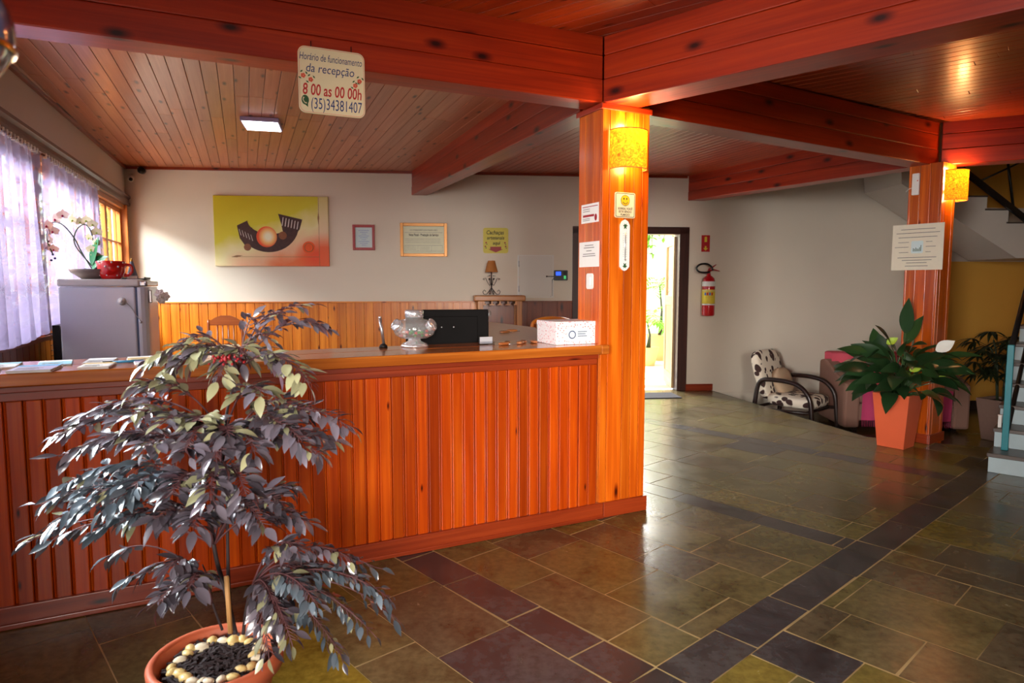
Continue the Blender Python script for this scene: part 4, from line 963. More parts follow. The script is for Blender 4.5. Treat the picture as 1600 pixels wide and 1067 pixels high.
b = MB(); b.tube([(-.09, -.02, -.04), (-.115, -.012, -.06), (-.118, -.006, -.12), (-.118, -.006, -.28), (-.14, -.006, -.285)], .005, 6); b.build('cable', 'black_plastic', r)

# ---- small surveillance cameras in the corner
r = thing('security_camera', 'black dome camera at the ceiling corner above the window', 'camera', bwp(.235, 2.945, .001), RBW)
b = MB(); b.box((-.05, -.05, -.02), (-.0, 0, .04)); b.build('bracket', 'white_paint', r, bev=.006)
b = MB(); b.tube([(0.0, -.03, 0.0), (0.03, -.14, -.01)], .042, 18); b.build('body', 'black_plastic', r)
b = MB(); b.tube([(0.03, -.14, -.01), (.032, -.146, -.01)], .022, 14); b.build('lens', 'dark_metal', r)
r = thing('security_camera', 'white bullet camera below the dark one in the corner', 'camera', bwp(.1, 2.9, .001), RBW)
b = MB(); b.tube([(0, 0, .0), (0, -.05, -.01), (.0, -.06, -.03)], .012, 10); b.build('bracket', 'white_paint', r)
b = MB(); b.tube([(-.0, -.03, -.03), (.03, -.12, -.075)], .034, 16); b.build('body', 'white_paint', r)
b = MB(); b.tube([(.03, -.12, -.075), (.0325, -.127, -.078)], .022, 14); b.build('lens', 'ink_black', r)

# ---- extinguisher and its sign
r = on_back('safety_sign', 'red extinguisher sign with yellow arrow on the white wall', 'sign', 7.69, 2.077)
plate(r, 'board', rect(-.06, -.115, .06, .115), 'sign_red', -.004, 0)
b = MB(); b.prism([(-.018, .02), (.018, .02), (.018, .085), (.008, .095), (-.008, .095), (-.018, .085)], -.0048, -.004); b.prism([(-.012, -.035), (-.012, -.065), (-.035, -.065), (0, -.1), (.035, -.065), (.012, -.065), (.012, -.035)], -.0048, -.004); b.build('symbol', 'label_yellow', r)
r = thing('fire_extinguisher', 'red fire extinguisher with yellow label hung beside the door', 'fire extinguisher', bwp(7.705, 1.07, 0.11), RBW)
b = MB(); b.lathe([(0, 0), (.08, 0), (.088, .015), (.088, .47), (.075, .52), (.045, .55), (.025, .56), (.025, .585)], 28); b.build('cylinder', 'red_paint', r)
b = MB(); b.lathe([(.0885, .17), (.0895, .175), (.0895, .36), (.0885, .365)], 28, mat=0); lb = b.build('label', 'label_yellow', r)
b = MB()
for a, m in ((-1.0, 0), (-.65, 1), (-.3, 0), (.05, 1)): 
    b.lathe([(.0902, .285), (.0902, .325)], 4, mat=m, a0=-PI / 2 + a, a1=-PI / 2 + a + .25)
b.lathe([(.0902, .345), (.0902, .35)], 24, mat=2); b.lathe([(.0902, .15), (.0902, .168)], 24, mat=2)
b.build('label_print', ['label_blue', 'ink_red', 'paper_white'], lb)
b = MB(); b.lathe([(.0885, .41), (.0892, .412), (.0892, .475), (.0885, .477)], 28); b.build('band', 'paper_white', r)
b = MB(); b.tube([(0, 0, .58), (0, 0, .63)], .02, 10); b.tube([(-.01, 0, .62), (.06, -.02, .64), (.14, -.03, .62)], [.014, .01, .006], 8); b.tube([(-.01, 0, .64), (.05, -.02, .68), (.09, -.03, .71)], [.012, .009, .006], 8); b.build('valve_handle', 'ink_darkred', r)
b = MB(); b.tube(spline([(0, -.02, .61), (-.06, -.04, .6), (-.16, -.05, .61), (-.2, -.05, .66), (-.15, -.05, .71), (-.06, -.04, .72), (0.01, -.03, .69), (.045, -.03, .63)], 5), .013, 8); b.build('hose', 'black_plastic', r)
b = MB(); b.box((-.03, .07, .45), (.03, .108, .5)); b.build('bracket', 'dark_metal', r)

# ---- square ceiling light
lm = Matrix.Rotation(math.radians(22), 4, 'Z')
r = thing('ceiling_light', 'lit square white panel lamp on the pine ceiling', 'lamp', (-2.31, 6.24, HC), math.radians(14))
b = MB(); b.box((-.165, -.19, -.04), (.165, .19, -.001)); b.build('frame', 'led_frame', r, bev=.006)
b = MB(); b.box((-.15, -.175, -.043), (.15, .175, -.04)); b.build('diffuser', 'led_white', r)

# ================================================================== THINGS ON AND BEHIND THE COUNTER
FRIDGE = Vector((-3.345, 4.87)); FX = Vector((-LWY.x, -LWY.y)); FY = LWX; RF = math.atan2(FX.y, FX.x)   # local x = towards its door, y = along the left wall
r = thing('refrigerator', 'pale grey refrigerator standing by the lace curtain with its door to the right', 'refrigerator', (FRIDGE.x, FRIDGE.y, 0), RF)
b = MB(); b.box((0, 0, 0.06), (0.5, 0.6, 1.485)); b.build('cabinet', 'fridge_paint', r, bev=0.012)
b = MB(); b.box((-0.005, -0.006, 1.487), (0.53, 0.606, 1.543)); b.build('lid', 'fridge_lid', r, bev=0.012)
b = MB(); b.box((0.5, 0.004, 0.08), (0.512, 0.596, 1.48)); b.build('gasket', 'gasket_blue', r)
b = MB(); b.prism([(0.512, 0.0), (0.535, 0.0), (0.56, 0.01), (0.578, 0.035), (0.585, 0.08), (0.585, 0.52), (0.578, 0.565), (0.56, 0.59), (0.535, 0.6), (0.512, 0.6)], 0.07, 1.484, 'xy')
dr = b.build('door', 'fridge_paint', r, bev=0.006)
b = MB(); b.box((0.583, 0.05, 1.36), (0.605, 0.07, 1.46)); b.build('handle', 'brushed_steel', dr, bev=.006)
b = MB(); b.box((0.53, 0.0, 1.487), (0.585, 0.6, 1.53)); b.tube([(.575, .01, 1.49), (.575, -.002, 1.53)], .012, 10); b.build('hinge_cap', 'brushed_steel', r, bev=.01)
b = MB(); b.lathe([(.0, 0), (.028, 0), (.03, .008), (.02, .014), (.02, .024), (.0, .026)], 20, M=Matrix.Rotation(PI / 2, 3, 'X').to_4x4(), c=(.41, 0, 1.375)); kn = b.build('lock_knob', 'white_paint', r)
b = MB(); b.ball((.41, -.026, 1.375), (.009, .004, .009)); b.build('keyhole', 'brushed_steel', kn)
b = MB(); b.tube(spline([(.425, -.012, 1.37), (.46, -.008, 1.34), (.5, -.006, 1.27), (.53, -.006, 1.22)]), .003, 6); b.ball((.53, -.008, 1.215), .01, 8); b.build('lock_cable', 'brushed_steel', r)
b = MB(); b.box((-0.06, 0.04, 0.25), (-0.012, 0.56, 1.2), rnd=.4)
for k in range(24): b.box((-0.072, 0.03, 0.27 + k * .039), (-0.066, 0.57, 0.274 + k * .039))
b.build('condenser', 'dark_metal', r)
def fr(x, y, z): p = FRIDGE + FX * x + FY * y; return (p.x, p.y, z)

# white fabric flowers tied to the fridge handle
r = thing('cloth_flower', 'white cloth flower hanging on the refrigerator door handle', 'ornament', fr(.64, .06, 1.41), RF)
b = MB()
for k in range(3):
    c = Vector((.02 + .028 * (k % 2), -.03 + .045 * k, -.02 * (k - 1)))
    for a in range(6):
        q = a * PI / 3; b.leaf(c, (math.cos(q), .3, math.sin(q)), (0, -1, .2), .05, .04, .5, .2)
b.build('petals', 'orchid_white', r)
b = MB(); b.tube([(0, 0, 0), (.03, 0, -.01)], .003, 5); b.build('tie', 'stem_green', r)

FT = 1.5435
def fpt(u, v, y): return Vector(((u - 800) / 1030.0 * y, y, 1.5 + (445 - v) / 1030.0 * y))
# ---- orchids in a bowl
oc = Vector(fr(.2, .17, FT))
r = thing('potted_orchid', 'white moth orchid with magenta hearts in a low clay bowl on the refrigerator', 'plant', oc)
b = MB(); b.lathe([(0.0, 0.0), (.08, 0.0), (.15, .05), (.165, .075), (.155, .075), (.14, .05), (.07, .015), (0, .012)], 28); bo = b.build('bowl', 'bowl_clay', r)
b = MB(); b.lathe([(.14, .055), (.08, .066), (0, .07)], 20); b.build('moss', 'soil', r)
for d, L, W, m, up in (((.7, -.7, .8), .19, .11, 'orchid_leaf', .02), ((.45, -.3, 1.6), .23, .1, 'orchid_leaf', .05), ((-.9, -.5, .3), .17, .06, 'orchid_dark_leaf', 0), ((1, .1, .45), .26, .06, 'orchid_dark_leaf', .02), ((.9, -.6, .3), .2, .06, 'orchid_dark_leaf', .02), ((-.5, .5, .4), .18, .07, 'orchid_dark_leaf', 0)):
    b = MB(); b.leaf((0, -.02, .06 + up), d, (-.4 if up > .01 else 0, -1.0 if up > .01 else 0, .6), L, W, .9 if up < .03 else .25, .12, n=7); b.build('leaf', m, r)
def stem(pts, mat='stem_green'):
    b = MB(); b.tube([Vector(p) - oc for p in spline(pts, 6)], .0045, 6); b.build('stem', mat, r)
yo = oc.y
stem([oc + Vector((.0, 0, .06)), fpt(133, 395, yo), fpt(122, 372, yo), fpt(105, 352, yo), fpt(88, 350, yo - .03), fpt(80, 372, yo - .06), fpt(88, 398, yo - .08)])
stem([oc + Vector((.02, .01, .06)), fpt(124, 385, yo + .03), fpt(126, 362, yo + .04), fpt(140, 352, yo + .03), fpt(150, 366, yo), fpt(152, 395, yo - .02)])
R = random.Random(5)
def orchid(u, v, y, size, mat, lipm):
    c = fpt(u, v, y) - oc; f = MB(); fc = Vector((R.uniform(-.45, .3), -1, R.uniform(-.3, .2))).normalized(); rt = fc.cross(Vector((0, 0, 1))).normalized(); up = rt.cross(fc)
    for a, L, W in ((90, 1, .75), (210, .95, .6), (330, .95, .6), (10, 1.05, 1.15), (170, 1.05, 1.15)):
        q = math.radians(a); f.leaf(c, rt * math.cos(q) + up * math.sin(q) + fc * .12, fc, size * 1.35 * L, size * 1.35 * W, .15, .1, n=5)
    fl = f.build('flower', mat, r)
    f = MB(); f.ball(c + fc * .008 - up * size * .22, (size * .2, size * .2, size * .28), 8); f.leaf(c, -up * .8 + fc, fc, size * .5, size * .35, .5, .3); f.build('lip', lipm, fl)
for u, v, s_ in ((107, 338, .036), (95, 344, .038), (82, 354, .038), (90, 362, .036), (70, 366, .032), (84, 376, .036), (78, 387, .034), (90, 390, .03), (76, 346, .028)): orchid(u, v, yo - .05 + R.uniform(-.03, .03), s_, 'orchid_white', 'orchid_magenta')
for u, v, s_ in ((122, 345, .032), (133, 348, .03), (143, 346, .033), (152, 352, .03), (158, 364, .032), (146, 372, .028), (157, 380, .03), (148, 390, .03), (155, 400, .028)): orchid(u, v, yo + R.uniform(-.03, .03), s_, 'orchid_cream', 'lily_lime')
for u, v in ((88, 398), (91, 404), (85, 407)): b = MB(); b.ball(fpt(u, v, yo - .07) - oc, .009, 8); b.build('bud', 'ink_blue', r)

r = thing('polka_dot_pot', 'red pot with white dots and a handle on the refrigerator', 'pot', fr(.33, .1, FT), RF)
b = MB(); b.lathe([(0, 0), (.062, 0), (.072, .01), (.092, .06), (.098, .135), (.092, .138), (.086, .06), (.06, .014), (0, .012)], 30); b.build('body', 'red_ceramic', r)
b = MB(); b.tube(spline([(.09, -.0, .11), (.13, -.0, .105), (.14, -.0, .06), (.11, 0, .03), (.085, 0, .035)]), .011, 8); b.build('handle', 'red_ceramic', r)
b = MB()
for k in range(4):
    z = .03 + .032 * k; rr = .0745 + .0075 * min(k, 2) + .006 * (k > 1); 
    for a in range(7):
        q = 2 * PI * (a + .5 * (k % 2)) / 7; b.ball(((rr + .001) * math.cos(q), (rr + .001) * math.sin(q), z), .0075, 8)
b.build('dot', 'paper_white', r)
b = MB(); b.lathe([(.085, .12), (0, .125)], 16); b.build('filling', 'soil', r)
r = thing('cone_ornament', 'small slate-grey cone with a gold tip at the refrigerator edge', 'ornament', fr(.455, .2, FT), RF)
b = MB(); b.lathe([(0, 0), (.042, 0), (.04, .02), (.01, .14), (0, .15)], 20); b.build('cone', 'grey_clay', r); b = MB(); b.lathe([(.0105, .14), (.006, .155), (0, .165)], 12); b.build('tip', 'brass', r)
b = MB(); b.lathe([(.0425, .006), (.0425, .028)], 12, a0=-2.4, a1=-.5); b.build('label', 'paper_white', r)
r = thing('tray', 'thin dark tray lying at the door side of the refrigerator top', 'tray', fr(.46, .38, FT), RF); b = MB(); b.box((-.1, -.14, 0), (.08, .14, .008)); b.build('base', 'dark_metal', r, bev=.003); b = MB(); b.box((-.1, -.14, .008), (-.09, .14, .018)); b.box((.07, -.14, .008), (.08, .14, .018)); b.build('rim', 'dark_metal', r)

# ---- leaflets and booklets in a row on the counter's left end: (x along counter, y, w, d, turn, thickness, colour, strip, label)
LEAF = [(-3.50, .04, .13, .19, 3, .012, 'leaflet_white', 'leaflet_grey', 'white stapled leaflet at the left end of the counter front row'),
        (-3.30, .05, .16, .2, -4, .018, 'leaflet_lilac', 'leaflet_blue', 'lilac booklet with a blue top band at the counter front'),
        (-3.07, .06, .12, .17, -6, .016, 'leaflet_white', 'leaflet_tan', 'white leaflet pile with a tan edge print in the front row'),
        (-2.86, .08, .12, .16, 5, .014, 'leaflet_white', 'leaflet_lilac', 'white and lilac folded leaflets right of the tan-printed pile'),
        (-2.70, .07, .11, .17, -8, .014, 'leaflet_white', 'leaflet_navy', 'white leaflet nearest the purple shrub on the counter'),
        (-3.47, .27, .14, .2, 2, .01, 'leaflet_grey', 'leaflet_teal', 'grey booklet at the far left of the back row'),
        (-3.26, .28, .13, .2, 6, .01, 'leaflet_teal', 'leaflet_white', 'pale teal folder in the back row behind the lilac booklet'),
        (-3.08, .30, .12, .2, -3, .01, 'leaflet_grey', 'leaflet_white', 'grey leaflet in the back row behind the tan-printed pile'),
        (-2.9, .30, .13, .19, 4, .012, 'leaflet_tan', 'leaflet_white', 'tan leaflet in the back row in front of the refrigerator'),
        (-2.74, .3, .12, .18, -5, .012, 'leaflet_lilac', 'leaflet_grey', 'lilac leaflet at the right end of the back row')]
for x, y, w, d, t, th, m, m2, lab in LEAF:
    r = thing('leaflet', lab, 'leaflet', cp(x, y, CT + .001), RC + math.radians(t), 'leaflets on the counter')
    b = MB()
    th *= .62
    for k in range(4): o = random.uniform(-.004, .004); b.box((-w / 2 + o, -d / 2, th * k / 4), (w / 2 + o, d / 2, th * (k + .9) / 4))
    b.build('pages', 'leaflet_white', r); 
    b = MB(); b.box((-w / 2, -d / 2, th), (w / 2, d / 2, th + .001)); cv = b.build('cover', m, r)
    b = MB(); b.box((-w / 2, d * .22, th + .001), (w / 2, d / 2, th + .0018)); b.build('cover_band', m2, cv)
    b = MB()
    for k in range(4): b.box((-w * .38, -d * .4 + k * d * .11, th + .001), (w * (.1 + .07 * (k % 3)), -d * .4 + k * d * .11 + .006, th + .0016))
    b.build('text_lines', 'ink_grey', cv)
r = thing('pen', 'blue pen lying across the leaflets in the back row', 'pen', cp(-2.95, .19, CT + .007), RC + math.radians(4)); b = MB(); b.tube([(-.07, 0, 0), (.06, 0, 0)], .006, 8); b.build('barrel', 'leaflet_blue', r); b = MB(); b.tube([(-.11, 0, 0), (-.07, 0, 0)], .007, 8); b.build('cap', 'ink_black', r)
r = thing('paper_box', 'small white paper box at the back edge of the counter behind the shrub', 'box', cp(-2.52, .3, CT + .001), RC); b = MB(); b.box((-.07, -.06, 0), (.07, .06, .05)); b.build('body', 'paper_white', r, bev=.002); b = MB(); b.box((-.072, -.062, .05), (.072, .062, .056)); b.build('lid', 'cream_board', r)

# ---- chrome and glass candy jar
jx, jy = -1.455, .38
r = thing('candy_jar', 'round glass candy jar with chrome caps on the counter', 'jar', cp(jx, jy, CT + .001), RC)
b = MB(); b.lathe([(0, 0), (.082, 0), (.085, .008), (.07, .022), (.04, .034), (.036, .05)], 32); b.build('stand', 'chrome', r)
b = MB(); b.lathe([(.035, .047), (.08, .052), (.115, .072), (.128, .1), (.122, .135), (.09, .16), (.055, .168), (.052, .185)], 36); b.build('bowl', 'jar_glass', r)
b = MB(); b.lathe([(.055, .18), (.057, .182), (.057, .215), (.05, .222), (0, .224)], 28); b.build('lid', 'chrome', r)
for a in (-165, -50, 10, 140):
    q = math.radians(a); M = Matrix.Translation((.118 * math.cos(q), .118 * math.sin(q), .13)) @ Matrix.Rotation(q, 4, 'Z') @ Matrix.Rotation(math.radians(62), 4, 'Y')
    b = MB(); b.lathe([(.03, -.02), (.033, 0), (.036, .004), (.036, .014), (.03, .019), (0, .02)], 22, M=M); b.build('side_cap', 'chrome', r)
R = random.Random(3)
for k in range(26):
    a, q = R.uniform(0, 6.28), math.sqrt(R.random()) * .085; x, y = q * math.cos(a), q * math.sin(a); z = .066 + R.random() * .028
    m = R.choice(['candy_red', 'candy_green', 'candy_pink', 'candy_white', 'candy_green', 'candy_red'])
    b = MB(); M = Matrix.Rotation(R.uniform(0, 3), 3, 'Z').to_4x4(); b.ball((0, 0, 0), (.014, .009, .009), 8, M=M)
    o = b.build('candy', m); p = cp(jx, jy, 0); o.location = (p[0] + x, p[1] + y, CT + z)
    tag(o, {'candy_red': 'red', 'candy_green': 'green', 'candy_pink': 'pink', 'candy_white': 'white'}[m] + ' wrapped candy inside the glass jar on the counter', 'candy', 'candies in the jar, ' + m[6:])

r = thing('pen_stand', 'thin silver upright on a small dark base beside the candy jar', 'pen stand', cp(-1.645, .395, CT + .001), RC)
b = MB(); b.lathe([(0, 0), (.026, 0), (.022, .014), (.01, .024), (0, .025)], 18); b.build('base', 'dark_metal', r); b = MB(); b.tube([(.004, 0, .02), (-.018, .0, .18)], [.008, .0095], 10); b.build('stem', 'brushed_steel', r); b = MB(); b.ball((-.018, 0, .18), .0098, 10); b.build('tip', 'chrome', r)

r = thing('computer_monitor', 'black computer monitor seen from behind, back of the counter', 'monitor', cp(-1.135, .66, .791), RC - math.radians(17))
b = MB(); b.box((-.275, -.02, .22), (.275, .012, .545)); b.build('shell', 'monitor_black', r, bev=.006)
b = MB(); b.box((-.2, -.03, .24), (.2, -.02, .5)); hp = b.build('housing', 'monitor_black', r, bev=.003)
for x in (-.04, .04): b = MB(); b.ball((x, -.031, .43), (.005, .002, .005), 8); b.build('screw', 'brushed_steel', hp)
b = MB(); b.box((-.26, .012, .235), (.26, .014, .53)); b.build('screen', 'ink_black', r)
b = MB(); b.box((-.03, -.03, .012), (.03, 0, .3)); b.build('neck', 'monitor_black', r); b = MB(); b.box((-.12, -.09, 0), (.12, .09, .014)); b.build('foot', 'monitor_black', r, bev=.004)
r = thing('card_holder', 'clear acrylic card holder in front of the monitor', 'card holder', cp(-1.005, .33, CT + .001), RC)
b = MB(); b.box((-.05, -.004, 0), (.05, 0, .052)); b.box((-.05, -.03, 0), (.05, -.004, .004)); b.box((-.05, -.034, 0), (.05, -.03, .02)); b.build('holder', 'acrylic', r); b = MB(); b.box((-.043, -.012, .005), (.043, -.008, .047)); b.build('card', 'leaflet_grey', r)
# wooden room-key tags
KEYS = [(-.93, .22, 15, 'dark wooden key tag nearest the acrylic card holder'), (-.865, .3, 65, 'brown wooden key tag second from the acrylic card holder'), (-.80, .25, 50, 'tan wooden key tag in the middle of the counter row'), (-.745, .31, 70, 'pale wooden key tag between tan and dark tags'), (-.69, .27, 80, 'dark wooden key tag nearest the patterned box')]
for i, (x, y, t, lab) in enumerate(KEYS):
    r = thing('key_tag', lab, 'key tag', cp(x, y, CT + .001), RC + math.radians(t), 'wooden key tags')
    b = MB(); b.cushion((0, 0, .009), (.075, .038, .018), rnd=i * .21 + .03); b.build('tag', 'tag_wood', r)
    b = MB(); b.tube([(.046 + .011 * math.cos(k * .7), .011 * math.sin(k * .7), .004) for k in range(10)], .0013, 5, caps=False); rg = b.build('ring', 'chrome', r)
    b = MB(); b.lathe([(0, 0), (.009, 0), (.009, .002), (0, .002)], 12, c=(.066, .004, .001)); b.box((.07, .001, .001), (.1, .007, .003)); b.build('key', 'brushed_steel', rg)

r = thing('gift_box', 'white cardboard box with tiny red confetti print at the right counter end', 'box', cp(-.66 + .2, .2, CT + .001), RC + math.radians(-3))
def boxat(): pass
w, d, h = .345, .27, .145
b = MB(); b.box((-w / 2, -d / 2, 0), (w / 2, d / 2, h - .012)); b.build('body', 'confetti_card', r, bev=.002); b = MB(); b.box((-w / 2 - .003, -d / 2 - .003, h - .03), (w / 2 + .003, d / 2 + .003, h)); b.build('lid', 'confetti_card', r, bev=.003)
plate(r, 'label', [(x - .015, z + .062) for x, z in rounded(.16, .085, .02)], 'cert_blue', -d / 2 - .0042, -d / 2 - .003)
b = MB(); b.lathe([(.02, 0), (.026, 0)], 16, M=Matrix.Rotation(PI / 2, 4, 'X'), c=(-.06, -d / 2 - .0046, .062))
for k in range(3): b.box((-.02, -d / 2 - .0048, .05 + .014 * k), (.045 - .01 * (k % 2), -d / 2 - .0042, .054 + .014 * k))
b.build('label_print', 'ink_blue', r)

# ---- long beige side desk behind, with two tags on it
DP = [(-.30, 7.3), (.22, 6.2), (.24, 4.66), (-.27, 4.62)]
r = thing('side_desk', 'long beige-topped side desk running back behind the monitor', 'desk', (0, 0, 0))
b = MB(); b.prism(DP, 1.065, 1.1, 'xy'); b.build('desk_top', 'beige_laminate', r)
for x, y in ((-.2, 4.72), (.12, 4.72), (.1, 6.1), (-.22, 6.8)): b = MB(); b.box((x, y, 0), (x + .06, y + .06, 1.065)); b.build('leg', 'cabinet_wood', r)
for x, y, t, lab in ((-.06, 5.45, 10, 'brown key tag on the beige side desk, nearer the monitor'), (.0, 5.62, -8, 'tan key tag on the beige side desk, nearer the patterned box')):
    r = thing('key_tag', lab, 'key tag', (x, y, 1.101), RC + math.radians(t), 'key tags on the side desk'); b = MB(); b.cushion((0, 0, .011), (.095, .05, .022), rnd=random.random()); b.build('tag', 'tag_wood', r)
    b = MB(); b.tube([(.058 + .013 * math.cos(k * .7), .013 * math.sin(k * .7), .004) for k in range(10)], .002, 5, caps=False); b.build('ring', 'chrome', r)

# ---- chairs behind the counter
def spindle_chair(lab, loc, rz, h=1.1):
    r = thing('dining_chair', lab, 'chair', loc, rz)     # faces local -y
    b = MB(); b.cushion((0, 0, .45), (.44, .42, .04), p=6); b.build('seat', 'chair_wood', r)
    for x, y in ((-.18, -.17), (.18, -.17)):
        b = MB(); b.tube([(x, y, .44), (x * 1.1, y * 1.1, 0)], [.018, .014], 8); b.build('leg', 'chair_wood', r)
    for x in (-.205, .205):
        b = MB(); b.tube([(x, .2, 0), (x, .19, .45), (x, .22, h - .1), (x, .23, h - .06)], .018, 8); b.build('leg', 'chair_wood', r)
    b = MB(); b.prism([(-.2, h - .13), (.2, h - .13), (.2, h - .08), (.12, h - .03), (.05, h - .005), (-.05, h - .005), (-.12, h - .03), (-.2, h - .08)], .212, .235); b.build('crest_rail', 'chair_wood', r)
    for x in (-.1, -.035, .035, .1):
        b = MB(); b.tube([(x, .2, .47), (x, .222, h - .12)], .009, 6); b.build('spindle', 'chair_wood', r)
    b = MB(); b.tube([(-.19, -.18, .2), (.19, -.18, .2)], .01, 6); b.build('stretcher', 'chair_wood', r)
    return r
spindle_chair('brown wooden chair with spindle back against the golden wainscot', (-3.6, 8.1, 0), RBW, 1.12)
r = thing('office_chair', 'wooden chair with rounded top rail showing above the patterned box', 'chair', (.46, 6.9, 0), RBW)
b = MB(); b.cushion((0, 0, .5), (.45, .45, .06), p=5); b.build('seat', 'chair_wood', r)
b = MB(); b.tube(spline([(-.22, .2, .98), (-.2, .22, 1.1), (0, .24, 1.14), (.2, .22, 1.1), (.22, .2, .98)]), .022, 8); b.build('crest_rail', 'wainscot_wood', r)
for x in (-.19, .19):
    for y in (-.18, .2):
        b = MB(); b.tube([(x, y, .0), (x, y, .5 if y < 0 else 1.08)], .018, 8); b.build('leg', 'chair_wood', r)

# ================================================================== RIGHT SIDE
# ---- notice and detector on the right pillar (left face: local x from far edge to front corner)
def on_rp(name, label, cat, a, z, off=.0005):
    p = RP + RE1 * a + Vector((-RE2.x, -RE2.y)) * off; return thing(name, label, cat, (p.x, p.y, z), math.atan2(-RE1.y, -RE1.x))
r = on_rp('paper_notice', 'large printed sheet with a small centre picture on the right pillar', 'notice', .185, 1.855, .004)
plate(r, 'sheet', rect(-.225, -.215, .225, .215), 'paper_cream', -.003, 0)
plate(r, 'picture', rounded(.105, .115, .012), 'cert_blue', -.0036, -.003)
b = MB(); R = random.Random(4)
for k in range(7): x = -.035 + .011 * k; b.box((x, -.0042, -.04), (x + .006, -.0036, -.04 + R.uniform(.02, .06)))
b.build('picture_detail', 'stem_green', r)
b = MB()
for z, w in ((.165, .15), (.13, .19), (.09, .17), (-.1, .17), (-.125, .13), (-.15, .09), (-.18, .1)): b.box((-w, -.0036, z), (w, -.003, z + .006))
for z, w in ((.045, .13), (0, .16), (-.05, .12)): b.box((-w - .04, -.0036, z), (-.075, -.003, z + .005)); b.box((.075, -.0036, z), (w, -.003, z + .005))
b.build('text_lines', 'ink_grey', r)
r = on_rp('motion_detector', 'white slim detector box high on the right pillar', 'detector', .22, 2.44)
b = MB(); b.box((-.032, -.03, -.1), (.032, 0, .1)); b.build('case', 'paper_white', r, bev=.008); b = MB(); b.ball((0.02, -.031, .03), (.006, .003, .006), 8); b.build('indicator', 'ink_red', r); b = MB(); b.tube(spline([(-.03, -.01, -.03), (-.06, -.006, -.035), (-.09, -.006, -.06)]), .003, 5); b.build('cable', 'paper_white', r)

# ---- peace lily in an orange planter
PLC = Vector((3.585, 6.06))
r = thing('potted_peace_lily', 'peace lily with dark glossy leaves in a tall orange planter by the right pillar', 'plant', (PLC.x, PLC.y, 0.001), RR + .05)
b = MB(); h = .5
def sq(a, z): return [(-a, -a, z), (a, -a, z), (a, a, z), (-a, a, z)]
rings = [sq(.115, 0), sq(.158, h), sq(.158, h + .002), sq(.143, h + .002), sq(.14, h - .06)]
V = [p for q in rings for p in q]; F = [(3, 2, 1, 0)] + [(i * 4 + j, i * 4 + (j + 1) % 4, i * 4 + 4 + (j + 1) % 4, i * 4 + 4 + j) for i in range(4) for j in range(4)]
b.add(V, F); b.build('planter', 'terracotta_orange', r, bev=.004)
b = MB(); b.add(sq(.14, h - .04), [(0, 1, 2, 3)]); b.build('soil', 'soil', r)
R = random.Random(11)
def lily_leaf(d, hz, L, W, droop, peak):
    b = MB(); base = Vector((R.uniform(-.05, .05), R.uniform(-.05, .05), h - .04)); d = Vector(d)
    mid = base + Vector((d.x * .35, d.y * .35, hz * .75)); end = base + Vector((d.x, d.y, hz))
    P = bez(base, mid, end, 6); b.tube(P, [.006] * 4 + [.005, .004, .003], 6)
    ld = (P[-1] - P[-2]).normalized(); b.leaf(end, ld * .8 + Vector((d.x, d.y, 0)) * 1.0, Vector((d.x * 2.2 + R.uniform(-.5, .5), d.y * 2.2 + R.uniform(-.5, .5), .5)), L, W, droop, .2, n=9)
    b.build('leaf', 'lily_leaf', r)
iv = Matrix.Rotation(-(RR + .05), 3, 'Z')
for k in range(22):
    v = iv @ Vector((-.3 + .6 * (k % 11) / 10, -.12 - .1 * (k % 3) / 2, 0)); lily_leaf(v, (.06 if k < 11 else .2) + R.uniform(0, .12), R.uniform(.2, .3), R.uniform(.1, .14), R.uniform(1.0, 1.9), 0)
for k in range(62):
    a = 2 * PI * k / 62 * 7.02 + R.uniform(-.2, .2); rr = R.uniform(.1, .32); w = R.random()
    lily_leaf((rr * math.cos(a), rr * math.sin(a), 0), .06 + .38 * (1 - rr / .34) + .16 * w, R.uniform(.24, .34), R.uniform(.11, .15), R.uniform(.6, 1.7), 0)
for dx, dy, hz, L, dr in ((-.02, -.05, .6, .34, -.05), (-.3, -.05, .4, .36, .5), (-.34, -.1, .28, .34, .7), (.24, -.2, .38, .32, .5), (.22, -.24, .3, .3, 1.2), (.1, 0, .5, .3, .1), (-.15, -.1, .5, .3, .25), (-.2, -.25, .08, .3, 1.4), (.05, -.3, .06, .3, 1.5)):
    v = iv @ Vector((dx, dy, 0)); lily_leaf(v, hz, L, .125, dr, 0)
for dx, dy, hz, m, s_ in ((.14, -.3, .46, 'lily_white', .17), (-.16, -.06, .5, 'lily_lime', .11), (-.02, -.2, .27, 'lily_lime', .12), (.22, -.2, .2, 'lily_lime', .1)):
    v = iv @ Vector((dx, dy, 0)); base = Vector((0, 0, h - .04)); end = base + Vector((v.x, v.y, hz)); b = MB(); b.tube(bez(base, base + Vector((v.x * .3, v.y * .3, hz * .8)), end), .004, 6); st = b.build('flower_stalk', 'cane_green', r)
    b = MB(); b.leaf(end, iv @ Vector((.75, -.1, .45)), iv @ Vector((-.2, -.9, .5)), s_, s_ * .62, -.2, .5, n=7); b.build('spathe', m, st)

